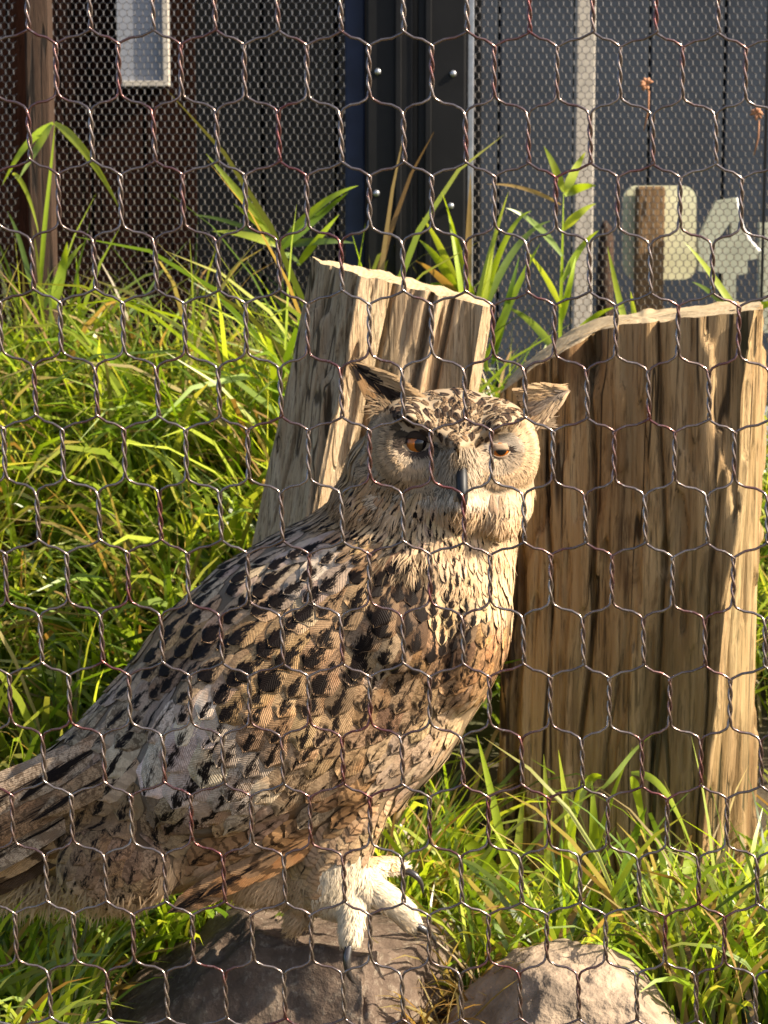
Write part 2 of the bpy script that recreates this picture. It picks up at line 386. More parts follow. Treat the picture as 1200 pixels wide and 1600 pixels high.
# ------------------------------------------------------------------ logs
def make_log(name, pts_poly, base, top, z_bot, topfun, scale_b, mat, label, cracks, seed, rough=.0032, nth=420, nz=150, notch=None, warp=None):
    """pts_poly: cross section (x,y), base/top: centres, lofted straight with a taper"""
    P = np.array(pts_poly + [pts_poly[0]], float); seg = np.linalg.norm(np.diff(P, axis=0), axis=1); cum = np.r_[0, np.cumsum(seg)]
    s = np.linspace(0, cum[-1], nth, endpoint=False); X = np.interp(s, cum, P[:, 0]); Yc = np.interp(s, cum, P[:, 1])
    for _ in range(3):
        X = (np.roll(X, 1) + 2 * X + np.roll(X, -1)) / 4; Yc = (np.roll(Yc, 1) + 2 * Yc + np.roll(Yc, -1)) / 4
    T = np.c_[np.roll(X, -1) - np.roll(X, 1), np.roll(Yc, -1) - np.roll(Yc, 1)]; T /= np.linalg.norm(T, axis=1)[:, None]
    N = np.c_[T[:, 1], -T[:, 0]]
    vs = np.zeros((nz + 1, nth, 3))
    per = cum[-1]
    for j in range(nz + 1):
        f = j / nz
        for i in range(nth):
            a = s[i] / per * 2 * math.pi; qx, qy = math.cos(a) * per / 6.28, math.sin(a) * per / 6.28
            sc = scale_b + (1 - scale_b) * f
            d = 0
            n1 = noise.noise((qx * 38, qy * 38, f * 4 + seed)); n2 = noise.noise((qx * 110, qy * 110, f * 7 + seed * 2)); n3 = noise.noise((qx * 14, qy * 14, f * 1.8 + seed * 3))
            n4 = noise.noise((qx * 42, qy * 42, f * 1.6 - seed)); 
            d += rough * 1.3 * n3 + rough * n1 * .5 + rough * .35 * n2 - rough * 1.0 * max(0, .12 - abs(n4)) / .12 * max(0, n3 + .25) * 1.3
            for (s0, wd, dp, f0, f1, wob) in cracks:
                if f0 <= f <= f1:
                    ss = s0 + wob * noise.noise((f * 3.3, s0 * 9, seed)); ds = abs(s[i] / per - ss) * per
                    fade = min(1, (f - f0) / .06 + (f0 <= 0), (f1 - f) / .12 + (f1 >= 1))
                    if ds < wd * 2: d -= dp * math.exp(-(ds / wd) ** 2) * fade
            chip = noise.noise((qx * 17, qy * 17, f * 2.3 + seed * 5)) + .22 * noise.noise((qx * 70, qy * 70, f * 9 + seed)) + .12 * noise.noise((qx * 160, qy * 160, f * 20))
            d -= .009 * (1 / (1 + math.exp(-(chip - .10) / .012))) + .004 * (1 / (1 + math.exp((chip + .22) / .012)))
            wx, wy = warp(X[i], Yc[i], f) if warp else (0, 0)
            x = X[i] * sc + wx + N[i, 0] * d; y = Yc[i] * sc + wy + N[i, 1] * d
            ztop = topfun(x, y)
            if notch: ztop -= notch(x, y)
            zf = z_bot + (ztop - z_bot) * f
            g_ = (zf - z_bot) / (top[2] - z_bot)
            vs[j, i] = (x + base[0] + (top[0] - base[0]) * g_, y + base[1] + (top[1] - base[1]) * g_, zf)
    side = vs.reshape(-1, 3); fs = []
    for j in range(nz):
        for i in range(nth):
            k = (i + 1) % nth; fs.append((j * nth + i, j * nth + k, (j + 1) * nth + k, (j + 1) * nth + i))
    e = empty(name, (base[0], base[1], max(z_bot, -.02)), label, 'log')
    o = mesh('trunk', side, np.array(fs, dtype=np.int32), mat, e)
    # cut end: rings going in
    rim = vs[nz]; ctr = rim.mean(axis=0); tv = [rim]; 
    for q in (.9, .75, .55, .35, .15):
        rr = ctr + (rim - ctr) * q
        for i in range(nth):
            lx = rr[i, 0] - top[0]; ly = rr[i, 1] - top[1]
            zz = topfun(lx, ly) - (notch(lx, ly) if notch else 0)
            rr[i, 2] = zz + .0025 * noise.noise((rr[i, 0] * 90, rr[i, 1] * 25, seed)) + .004 * noise.noise((rr[i, 0] * 25, rr[i, 1] * 25, seed)) 
        tv.append(rr)
    tv = np.array(tv).reshape(-1, 3); fs = []
    for j in range(5):
        for i in range(nth):
            k = (i + 1) % nth; fs.append((j * nth + i, j * nth + k, (j + 1) * nth + k, (j + 1) * nth + i))
    cidx = len(tv); tv = np.vstack([tv, tv[-nth:].mean(axis=0)])
    fs = [tuple(q) for q in fs] + [(5 * nth + i, 5 * nth + (i + 1) % nth, cidx) for i in range(nth)]
    mesh('cut_end', tv, fs, M['end'], e)
    return e
# right stump
tR = W(988, 505, 3.02)
def topR(x, y):
    xl = max(-.2, min(.2, x))
    z = tR.z + .005 - .0 * x + (.022 * (x / .18) - .075 * max(0, -(x + .02) / .16) ** 1.5) + .05 * y * -.25
    return z + .004 * noise.noise((x * 40, y * 20, 3))
def notchR(x, y):
    return .030 / (1 + math.exp(-(x + .088) / .002)) / (1 + math.exp((x + .045 + .3 * (y + .08)) / .002)) / (1 + math.exp((y + .035) / .003))
polyR = [(-.185, -.03), (-.12, -.062), (-.04, -.09), (.05, -.125), (.122, -.150), (.15, -.10), (.185, -.03), (.19, .04), (.15, .13), (.03, .17), (-.09, .15), (-.17, .07)]
make_log('log', polyR, (tR.x + .002, 3.02, 0), (tR.x, 3.02, tR.z), -.05, topR, 1.0, M['wood'],
         'wide weathered standing log right of the owl, split by long cracks', 
         [(.118, .014, .045, .90, 1, .0), (.115, .003, .022, .3, 1, .02), (.055, .0025, .012, .5, 1, .02), (.205, .0025, .014, .15, 1, .02), (.16, .002, .008, 0, .55, .03), (.02, .006, .02, 0, .75, .02), (.275, .0022, .012, 0, .8, .02), (.36, .003, .02, 0, 1, .01), (.33, .0025, .012, 0, 1, .01)], 2.3, warp=lambda x, y, f: ((.075 * (f - .62) + .012 * noise.noise((f * 5, 0, 3))) * math.exp(-((x - .125) / .035) ** 2 - ((y + .14) / .05) ** 2), 0))
# left leaning log
tL = W(628, 440, 2.88)
def topL(x, y): return tL.z + .0 - .24 * x + .03 * y + .003 * noise.noise((x * 50, y * 30, 9))
polyL = [(-.124, .01), (-.119, -.012), (-.055, -.088), (-.040, -.077), (-.003, -.056), (.05, -.066), (.056, -.054), (.085, -.062), (.112, -.070), (.124, -.03), (.126, .02), (.10, .08), (0, .1), (-.09, .07)]
bL = W(428, 1330, 2.90)
make_log('log', polyL, (bL.x - .0, 2.90, 0), (tL.x, 2.88, tL.z), -.05, topL, 1.2, M['wood_pale'],
         'pale split log leaning behind the owl with a sunlit stripe', 
         [(.245, .0025, .02, 0, 1, .01), (.31, .004, .02, 0, 1, .01), (.06, .002, .010, 0, 1, .02), (.36, .003, .014, .2, 1, .01)], 7.7, rough=.0020, warp=lambda x, y, f: (-.034 * (1 - f) * math.exp(-((x + .005) / .03) ** 2 - ((y + .055) / .03) ** 2), -.012 * (1 - f) * math.exp(-((x - .0) / .03) ** 2 - ((y + .055) / .03) ** 2)))

# ------------------------------------------------------------------ rocks
def make_rock(name, prof, Yc, depth, label, seed, nseg=90, mat='rock'):
    """prof: photo outline of the upper edge; a faceted boulder hung on it"""
    bm = bmesh.new(); bmesh.ops.create_icosphere(bm, subdivisions=6, radius=1)
    c = prof['c']; rx, rz = prof['r']; cen = W(c[0], c[1], Yc); s = Yc / F * 1.0
    for v in bm.verts:
        p = v.co.copy(); q = p.copy()
        k = prof.get('pow', 2.6); m_ = (abs(p.x) ** k + abs(p.y) ** k + abs(p.z) ** k) ** (1 / k); q = p / m_
        for (nx_, ny_, nz_, dd) in prof.get('cuts', []):
            n_ = Vector((nx_, ny_, nz_)).normalized(); t = q.dot(n_) - dd
            if t > 0: q -= n_ * t * .93
        d = 1 + .05 * noise.noise(p * 2.2 + Vector((seed, 0, 0))) + .035 * noise.noise(p * 6 + Vector((0, seed, 0))) + .02 * noise.noise(p * 14) - .02 * max(0, .1 - abs(noise.noise(p * 5 + Vector((7, 0, seed))))) * 10 * .5 + .009 * noise.noise(p * 40) + .004 * noise.noise(p * 90)
        q *= d
        v.co = Vector((cen.x + q.x * rx * s, Yc + q.y * depth, cen.z + q.z * rz * s))
    bm.verts.index_update()
    o = mesh(name, [v.co[:] for v in bm.verts], [[v.index for v in f.verts] for f in bm.faces], M[mat], None, True, (cen.x, Yc, 0)); bm.free()
    return tag(o, label, 'rock')
make_rock('rock', dict(c=(400, 1720), r=(345, 310), cuts=[(-.66, .0, .75, .72), (1, -.45, .12, .82), (-.42, -1, .42, .66), (.1, .1, 1, .95)], pow=5.5), 2.50, .17, 'large dark grey brown boulder the owl grips, its right side sunlit', 3)
make_rock('rock', dict(c=(893, 1672), r=(205, 200), cuts=[(.1, -1, .3, .82), (-.8, -.3, .6, .88), (.75, 0, .7, .86)], pow=2.3), 2.42, .15, 'lower rounded brown rock, coloured as if sunlit, in the grass right of the large boulder', 11, mat='rock_sunlit')

exec_parts = True
# ------------------------------------------------------------------ wire fence in front
YF, PW, PR = 1.80, .0508, .0523
a0 = W(531.5, 175, YF); 
def make_wires():
    e = empty('wire_fence', (0, YF, -.02), 'hexagonal brown wire fence stretched across the whole view in front of the owl', 'wire fence')
    rows = range(-4, 19); cols = range(-12, 13)
    def node(r, c):    # c in half steps for odd rows
        x = a0.x + c * PW; z = a0.z - r * PR - .006 * (x)
        jx = .0011 * noise.noise((r * 1.7, c * 2.3, 1)); jz = .0012 * noise.noise((r * 2.1, c * 1.3, 5))
        jy = .006 * noise.noise((r * .35, c * .5, 8))
        lean = .0013 if r % 2 == 0 else .0004
        T = Vector((x + jx, YF + jy, z + jz)); B = Vector((x + jx + lean, YF + jy, z + jz - .0395)); return T, B
    for typ in (0, 1):
        for k in cols:
            pts = []
            for r in rows:
                c = k if r % 2 == 0 else (k + .5 if typ == 0 else k - .5)
                if r % 2 and False: pass
                T, B = node(r, c - (.04 if r % 2 else 0)); n = 13; ph = math.pi * typ + .6 * math.sin(r * 3.1 + c)
                tw = 1.5 * 2 * math.pi
                for i in range(n):
                    f = i / (n - 1); a = ph + tw * f; rr = .0013
                    p = T.lerp(B, f); pts.append(p + Vector((rr * math.cos(a), rr * math.sin(a), 0)))
                # diagonal to the next twist, with a slight sag
                r2 = r + 1; c2 = k if r2 % 2 == 0 else (k + .5 if typ == 0 else k - .5)
                T2, _ = node(r2, c2 - (.04 if r2 % 2 else 0))
                for f in (.12, .35, .65, .88):
                    p = B.lerp(T2, f); g_ = (f - .5); p.z += .0016 * math.sin(2 * math.pi * f) * (1 if True else -1) * (-1) ; p.y += (-.0012 if typ == 0 else .0012) * math.sin(math.pi * f); pts.append(p)
            m = MB(); m.tube(pts, .00116, 7); m.build('wire_strand', M['wire'], e, True)
make_wires()

# ------------------------------------------------------------------ grass
def blades(roots, H, Wd, heading, bend, cols, droop=None, nseg=6, curl=None):
    """vectorised curved ribbons; returns V,F,Col"""
    n = len(roots); roots = np.asarray(roots, float); t = np.linspace(0, 1, nseg + 1)
    hx, hy = np.cos(heading), np.sin(heading)
    ang0 = bend[:, 0][:, None]; ang1 = bend[:, 1][:, None]          # lean from vertical at the root / added towards the tip
    ang = ang0 + ang1 * t[None, :] ** 1.5
    dl = (H / nseg)[:, None]
    out = np.cumsum(np.c_[np.zeros(n), (np.sin(ang) * dl)[:, :-1]], axis=1); up = np.cumsum(np.c_[np.zeros(n), (np.cos(ang) * dl)[:, :-1]], axis=1)
    P = np.stack([roots[:, 0][:, None] + out * hx[:, None], roots[:, 1][:, None] + out * hy[:, None], roots[:, 2][:, None] + up], axis=2)
    tw = rng.uniform(-1.2, 1.2, n)[:, None] + rng.uniform(-1, 1, n)[:, None] * t[None, :]
    sx = -hy[:, None] * np.cos(tw); sy = hx[:, None] * np.cos(tw); 
    nx_ = np.cos(ang) * hx[:, None]; ny_ = np.cos(ang) * hy[:, None]; nz_ = -np.sin(ang)
    Sx = sx + nx_ * np.sin(tw); Sy = sy + ny_ * np.sin(tw); Sz = nz_ * np.sin(tw)
    w = (Wd[:, None] * .5) * (np.minimum(1, .55 + t * 2) * np.clip(1 - t ** 3.0, 0, 1) ** .8 + .02)[None, :]
    side = np.stack([Sx, Sy, Sz], axis=2) * w[:, :, None]
    V = np.stack([P - side, P + side], axis=2).reshape(-1, 3)
    b = (np.arange(n) * (nseg + 1) * 2)[:, None] + (np.arange(nseg) * 2)[None, :]
    Fq = np.stack([b, b + 1, b + 3, b + 2], axis=2).reshape(-1, 4)
    cc = np.repeat(cols[:, None, :], (nseg + 1), axis=1); tip = rng.random(n) < .25
    k = (t[None, :, None] ** 3) * tip[:, None, None]; cc = cc * (1 - k * .7) + np.array([.32, .24, .08]) * k * .7
    cc = np.repeat(cc[:, :, None, :], 2, axis=2).reshape(-1, 3); cc = np.c_[cc, np.ones(len(cc))]
    return V, Fq, cc
GREENS = np.array([[.20, .31, .02], [.13, .22, .016], [.30, .40, .026], [.40, .47, .06], [.08, .13, .018], [.25, .34, .09]])
STRAW = np.array([[.42, .32, .14], [.36, .24, .10], [.40, .33, .16], [.32, .19, .07]])
def field(name, n, xr, yr, Hr, Wr, straw=.1, spread=(.1, .5), curve=(.4, 1.6), hfun=None, avoid=None, bias=None):
    xs_ = rng.uniform(*xr, n); ys_ = rng.uniform(*yr, n)
    keep = np.array([(avoid is None or not avoid(a, b)) and noise.noise((a * 9, b * 9, 2)) > -.2 for a, b in zip(xs_, ys_)])
    xs_, ys_ = xs_[keep], ys_[keep]; n = len(xs_)
    z = np.array([gz(a, b) for a, b in zip(xs_, ys_)]) - .005
    H = rng.uniform(*Hr, n)
    if hfun: H *= np.array([hfun(a, b) for a, b in zip(xs_, ys_)])
    Wd = rng.uniform(*Wr, n) * .86; hd = rng.uniform(0, 2 * np.pi, n)
    if bias is not None: hd = np.where(rng.random(n) < .5, bias + rng.normal(0, .7, n), hd)
    bd = np.c_[rng.uniform(*spread, n), rng.uniform(*curve, n)]
    cols = GREENS[rng.integers(0, len(GREENS), n)] * rng.uniform(.8, 1.25, n)[:, None]
    st = rng.random(n) < straw * np.array([1.9 * max(0, .5 + noise.noise((a * 4, b * 4, 11))) for a, b in zip(xs_, ys_)])
    cols[st] = STRAW[rng.integers(0, len(STRAW), st.sum())] * rng.uniform(.7, 1.1, st.sum())[:, None]
    V, Fq, cc = blades(np.c_[xs_, ys_, z], H, Wd, hd, bd, cols)
    o = mesh(name, V, Fq, M['grass'], None, True, (0, 0, 0), {'Col': cc}); return tag(o, kind='stuff')
def av(x, y):
    # logs, rocks
    return ((x - tR.x) ** 2 / .19 ** 2 + (y - 3.02) ** 2 / .16 ** 2 < 1) or ((x - bL.x) ** 2 / .15 ** 2 + (y - 2.9) ** 2 / .1 ** 2 < 1) or (-.36 < x < .10 and y < 2.66) or (.09 < x < .34 and y < 2.52)
field('broad_grass', 1000, (-1.0, .0), (2.95, 3.62), (.28, .52), (.009, .017), .1, (.05, .45), (.8, 2.6), avoid=av, bias=-1.8, hfun=lambda a, b: .65 + .9 * max(0, .5 + noise.noise((a * 5, b * 5, 7))))
field('long_grass', 8000, (-1.0, .0), (2.95, 3.95), (.2, .42), (.005, .013), .2, (.05, .5), (.5, 2.3), avoid=av, bias=-1.8, hfun=lambda a, b: .7 + .8 * max(0, .4 + noise.noise((a * 6, b * 6, 3))))
field('short_grass', 5500, (-1.0, .02), (2.35, 2.95), (.10, .27), (.005, .011), .14, (.1, .6), (.4, 1.8), avoid=av)
field('grass_by_log', 4200, (-.02, .85), (2.45, 3.05), (.12, .32), (.005, .012), .14, (.05, .5), (.5, 2.0), avoid=av, hfun=lambda a, b: (.6 + .9 * max(0, .4 + noise.noise((a * 8, b * 8, 5)))) * (.55 if a > .13 and b > 2.62 else (.8 if a > .1 else 1)))
field('grass_behind_logs', 4200, (-.1, .95), (3.25, 3.9), (.16, .34), (.004, .010), .12, (.05, .5), (.5, 2.0), avoid=av)

field('dry_grass', 420, (-.62, -.34), (2.55, 2.95), (.08, .2), (.003, .006), 8, (.8, 1.4), (.3, 1.2))
field('dry_grass', 260, (.02, .16), (2.40, 2.6), (.08, .2), (.003, .006), 8, (.3, 1.2), (.3, 1.5))
def plant(label, root, leaves, group='tall grass plants by the netting', cat='grass plant'):
    """root: (px,py,Y) ; leaves: (tip px,py, dY, arch, width mm, colour index)"""
    r = W(*root); r.z = gz(r.x, r.y) - .005 if root[1] is None else r.z
    e = empty('tall_grass', r, label, cat)
    for (sx_, sy_, tx_, ty_, dy, arch, wd, ci) in leaves:
        a = W(sx_, sy_, root[2]); b = W(tx_, ty_, root[2] + dy); n = 12; L = (b - a).length
        d = (b - a).normalized(); side = d.cross(Vector((0, -1, 0))).normalized()
        upv = Vector((0, 0, 1)); vs = []; 
        tw0 = random.uniform(-.5, .5); tw1 = random.uniform(-.6, .6)
        for i in range(n + 1):
            t = i / n; p = a.lerp(b, t) + upv * (arch * L * 4 * t * (1 - t)) + Vector((0, .01 * math.sin(t * 5 + tx_), 0))
            tn = (b - a) + upv * (arch * L * 4 * (1 - 2 * t)); tn.normalize(); sd_ = tn.cross(Vector((0, -1, 0))).normalized()
            q = tw0 + tw1 * t; sd_ = (sd_ * math.cos(q) + tn.cross(sd_) * math.sin(q))
            w_ = wd * .00068 * (min(1, .35 + t * 3) * max(0, 1 - t ** 2.6) + .03)
            vs += [p - sd_ * w_, p + Vector((0, .2, 0)) * w_, p + sd_ * w_]
        fs = [(i * 3 + k, i * 3 + k + 1, i * 3 + k + 4, i * 3 + k + 3) for i in range(n) for k in (0, 1)]
        c_ = (GREENS[ci] if ci >= 0 else STRAW[-ci - 1]) * random.uniform(.9, 1.3); cc = np.tile(np.r_[c_, 1], (len(vs), 1))
        mesh('leaf', vs, fs, M['grass'], e, True, None, {'Col': cc})
    return e
plant('tall grass arching over beside the brown post at the left edge', (60, 480, 3.80),
      [(60, 480, 10, 330, 0, .1, 7, 4), (62, 470, 85, 190, -.02, .02, 6, 2), (85, 192, 185, 325, 0, .12, 11, 3), (82, 192, 2, 290, 0, .1, 10, 2), (82, 195, 30, 280, -.01, .05, 10, 5), (20, 272, 60, 370, 0, .25, 6, 3), (70, 480, 130, 380, 0, .1, 12, 2), (85, 480, 105, 378, -.02, .02, 14, 2)])
plant('broad leaved grass stem with leaves spreading right in front of the dark blue post', (450, 560, 3.75),
      [(450, 560, 435, 380, 0, .0, 6, 4), (437, 385, 322, 240, 0, .02, 11, 3), (437, 385, 330, 362, 0, .06, 11, 3), (437, 385, 560, 290, 0, .10, 10, 2), (440, 390, 545, 300, 0, .02, 11, 1), (440, 400, 470, 415, 0, .2, 8, 5), (437, 380, 365, 318, 0, .02, 9, 2), (440, 385, 555, 380, 0, .05, 10, 4), (465, 415, 530, 335, 0, .02, 11, 2), (437, 380, 300, 335, .02, .05, 7, 4)])
plant('bright grass clump between the black post and the bleached timber post', (730, 560, 3.70),
      [(735, 560, 700, 330, 0, .05, 9, 2), (730, 500, 735, 270, 0, .02, 10, -2), (720, 470, 655, 375, 0, .1, 12, 2), (720, 470, 650, 408, 0, .08, 12, -4), (722, 470, 660, 340, 0, .08, 11, 3), (735, 520, 795, 300, 0, .05, 9, 3), (735, 540, 860, 345, .03, .18, 10, 5), (740, 540, 830, 330, 0, .22, 9, 2), (760, 560, 845, 380, 0, .05, 10, 2), (745, 540, 775, 360, 0, .05, 10, 3), (755, 560, 690, 300, 0, .08, 8, 2), (770, 570, 812, 400, 0, .04, 9, 1), (742, 470, 665, 445, 0, .1, 10, 1), (760, 580, 735, 440, 0, .02, 12, 2)])
plant('upright grass stem reaching highest in front of the bleached timber post', (875, 590, 3.72),
      [(875, 590, 880, 290, 0, .0, 5, 2), (882, 300, 850, 228, 0, .02, 10, 3), (882, 300, 915, 238, 0, .03, 12, 3), (882, 305, 930, 290, 0, .08, 12, 2), (880, 360, 932, 318, 0, .1, 13, 3), (878, 400, 790, 325, 0, .12, 9, 5), (878, 440, 935, 360, 0, .1, 9, 2), (876, 480, 820, 390, 0, .08, 9, 3), (876, 320, 760, 288, 0, .08, 5, -2), (876, 510, 900, 400, 0, .03, 9, 2), (874, 560, 960, 480, 0, .12, 11, 2), (874, 560, 790, 480, 0, .12, 11, 5), (874, 540, 975, 500, 0, .1, 10, 3)])
plant('thin yellowing grass blades rising above the wide log beside the cream sign', (985, 540, 3.5),
      [(985, 540, 948, 385, 0, .02, 8, 3), (1000, 540, 985, 455, 0, .03, 8, 3), (1160, 500, 1068, 378, 0, .05, 9, 3), (1150, 500, 1080, 440, 0, .1, 7, 5), (1050, 500, 1140, 478, 0, .05, 11, 2), (1140, 500, 1230, 470, 0, .05, 12, 2)])
plant('long grass stem arching over the foot of the wide log', (1010, 1420, 2.74),
      [(905, 1400, 990, 1170, 0, .06, 6, 2), (940, 1230, 1022, 1148, 0, .02, 7, 5), (985, 1205, 1085, 1335, 0, .22, 9, 5), (940, 1215, 880, 1330, 0, .25, 9, 2), (985, 1210, 1010, 1320, 0, .15, 9, 2), (1075, 1420, 1078, 1320, 0, .02, 18, 2), (905, 1400, 872, 1170, 0, .02, 10, 3), (880, 1400, 905, 1215, 0, .04, 11, 2), (860, 1420, 850, 1180, 0, .05, 9, 3), (930, 1420, 925, 1220, 0, .03, 12, 2), (960, 1420, 1010, 1260, 0, .03, 11, 1), (800, 1400, 745, 1150, 0, .05, 9, 2), (795, 1400, 690, 1290, 0, .1, 15, 2), (800, 1400, 820, 1240, 0, .05, 9, 3)])

# ------------------------------------------------------------------ the owl
YO = 2.45; SO = YO / F / cs          # metres per photo pixel at the owl
def O(px, py, dy=0.0):
    p = W(px, py, YO); return Vector((p.x, YO + dy, p.z))
base = O(575, 1425, -.02)
owl = empty('owl', base, 'large brown streaked owl with ear tufts and orange eyes gripping the dark boulder', 'owl')

def dark_simple(name, c, rough, spec=.5): return simple(name, c, rough, 0, .25, 120, .15, .0004, spec)
M['talon'] = dark_simple('black_talon', (.03, .027, .026), .22, .8)
M['beak'] = dark_simple('slate_beak', (.013, .013, .015), .5, .35)
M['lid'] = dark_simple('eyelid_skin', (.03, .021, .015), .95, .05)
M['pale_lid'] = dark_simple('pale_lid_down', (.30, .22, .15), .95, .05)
def eye_mat():
    t = NT('owl_eye'); p = t.obj()       # object space: -Y is the gaze direction, radius 1
    sp = t.n('ShaderNodeSeparateXYZ'); t.l(p, sp.inputs[0])
    r = t.math('SQRT', t.math('ADD', t.math('POWER', sp.outputs[0], 2.0), t.math('POWER', sp.outputs[2], 2.0)))
    n = t.noise(t.vmul(p, (1, 1, 1)), 9, 4)
    ring = t.ramp(t.math('ADD', r, t.math('MULTIPLY', t.math('SUBTRACT', n, .5), .08)), [(.0, (.004, .003, .003)), (.43, (.004, .003, .003)), (.47, (.40, .11, .008)), (.66, (.48, .145, .010)), (.80, (.22, .05, .005)), (.86, (.01, .006, .004)), (1, (.01, .006, .004))])
    return t.done(t.bsdf(ring, .08, 0, None, .6))
M['eye'] = eye_mat()

def ell(bm, c, r, rot=None, sub=3):
    m = Matrix.Translation(c) @ (rot.to_4x4() if rot else Matrix()) @ Matrix.Diagonal((r[0], r[1], r[2], 1))
    bmesh.ops.create_icosphere(bm, subdivisions=sub, radius=1, matrix=m)
def loft(bm, st, n=28, pw=2.0):
    """st: (top px,py, bottom px,py, depth offset, depth radius)"""
    rings = []
    for (ax, ay, bx, by, dy, rd) in st:
        a, b = O(ax, ay, dy), O(bx, by, dy); c = (a + b) / 2; u = (a - b) / 2
        rings.append([bm.verts.new(c + u * math.cos(q) + Vector((0, rd * math.sin(q), 0))) for q in [2 * math.pi * i / n for i in range(n)]])
    for r0, r1 in zip(rings, rings[1:]):
        for i in range(n):
            k = (i + 1) % n; bm.faces.new((r0[i], r0[k], r1[k], r1[i]))
    bm.faces.new(rings[0][::-1]); bm.faces.new(rings[-1])
def chain(bm, pts, n=14):
    """pts: (px,py,dy,r px) round limb"""
    P = [O(a, b, c) for a, b, c, _ in pts]; rings = []
    for i, p in enumerate(P):
        t = (P[min(i + 1, len(P) - 1)] - P[max(i - 1, 0)]).normalized(); a = t.cross(Vector((0, 1, .01))).normalized(); b = t.cross(a)
        rr = pts[i][3] * SO; rings.append([bm.verts.new(p + (a * math.cos(q) + b * math.sin(q)) * rr) for q in [2 * math.pi * k / n for k in range(n)]])
    for r0, r1 in zip(rings, rings[1:]):
        for i in range(n):
            k = (i + 1) % n; bm.faces.new((r0[i], r0[k], r1[k], r1[i]))
    bm.faces.new(rings[0][::-1]); bm.faces.new(rings[-1]); 
bm = bmesh.new()
loft(bm, [(560, 735, 800, 790, 0, .085), (530, 775, 806, 850, 0, .10), (480, 812, 803, 905, 0, .115), (415, 845, 790, 985, 0, .125), (345, 888, 757, 1085, 0, .13), (285, 940, 700, 1180, 0, .128),
          (230, 1000, 625, 1262, 0, .12), (185, 1062, 500, 1335, 0, .108), (135, 1120, 370, 1378, 0, .09), (85, 1170, 250, 1395, 0, .065), (30, 1210, 120, 1380, .01, .045), (-30, 1245, 20, 1370, .015, .03), (-95, 1290, -70, 1375, .02, .015)])
ell(bm, O(645, 695, -.03), (76 * SO, .075, 84 * SO)); ell(bm, O(766, 702, -.03), (74 * SO, .075, 86 * SO)); ell(bm, O(768, 775, -.03), (62 * SO, .07, 60 * SO))
ell(bm, O(600, 745, -.01), (62 * SO, .07, 75 * SO)); ell(bm, O(575, 790, -.01), (60 * SO, .075, 60 * SO))
# neck and head
ell(bm, O(705, 712, -.02), (132 * SO, .085, 108 * SO), Matrix.Rotation(R(0), 3, 'Y'))
ell(bm, O(704, 760, -.025), (130 * SO, .08, 95 * SO))
ell(bm, O(690, 850, -.005), (118 * SO, .085, 100 * SO))
# folded wing bulge on the near side
rt = Matrix.Rotation(R(38), 3, 'Y')
ell(bm, O(440, 1080, -.085), (260 * SO, .060, 140 * SO), Matrix.Rotation(R(-42), 3, 'Y'))
ell(bm, O(600, 960, -.085), (90 * SO, .055, 100 * SO), Matrix.Rotation(R(-42), 3, 'Y'))
ell(bm, O(200, 1325, -.05), (105 * SO, .05, 80 * SO), Matrix.Rotation(R(-15), 3, 'Y'))
# chest
ell(bm, O(715, 985, -.02), (78 * SO, .09, 140 * SO), Matrix.Rotation(R(14), 3, 'Y'))
# thigh, shank, foot
loft(bm, [(430, 1300, 660, 1180, -.02, .06), (440, 1345, 620, 1235, -.03, .055), (460, 1400, 592, 1292, -.035, .045), (500, 1415, 574, 1335, -.035, .034), (528, 1425, 580, 1350, -.035, .024)], 20)
ell(bm, O(415, 1355, .0), (100 * SO, .06, 62 * SO), Matrix.Rotation(R(5), 3, 'Y'))
ell(bm, O(470, 1415, -.02), (26 * SO, .02, 32 * SO))
TOES = [[(556, 1368, -.04, 24), (552, 1400, -.062, 21), (549, 1425, -.070, 20), (548, 1450, -.072, 16)],
        [(570, 1365, -.045, 26), (600, 1380, -.050, 24), (628, 1402, -.048, 22), (645, 1428, -.045, 18)],
        [(572, 1352, -.02, 20), (598, 1352, -.005, 17), (620, 1355, .005, 15), (632, 1364, .008, 12)],
        [(545, 1395, .0, 18), (520, 1425, .02, 15), (505, 1436, .03, 12)]]
for t in TOES: chain(bm, t)
ell(bm, O(562, 1362, -.035), (28 * SO, .026, 30 * SO))
bm.normal_update(); bmesh.ops.recalc_face_normals(bm, faces=bm.faces[:])
me = bpy.data.meshes.new('body_cage'); bm.to_mesh(me); bm.free()
tmp = bpy.data.objects.new('body_cage', me); C.objects.link(tmp)
md = tmp.modifiers.new('r', 'REMESH'); md.mode = 'VOXEL'; md.voxel_size = .0034
md = tmp.modifiers.new('s', 'SMOOTH'); md.factor = .6; md.iterations = 9
ev = tmp.evaluated_get(bpy.context.evaluated_depsgraph_get()); m2 = ev.to_mesh()
nv = len(m2.vertices); BV = np.empty(nv * 3); m2.vertices.foreach_get('co', BV); BV = BV.reshape(-1, 3)
BN = np.empty(nv * 3, dtype=np.float32); m2.vertices.foreach_get('normal', BN); BN = BN.reshape(-1, 3)
BF = [tuple(p.vertices) for p in m2.polygons]; ev.to_mesh_clear(); bpy.data.objects.remove(tmp); bpy.data.meshes.remove(me)

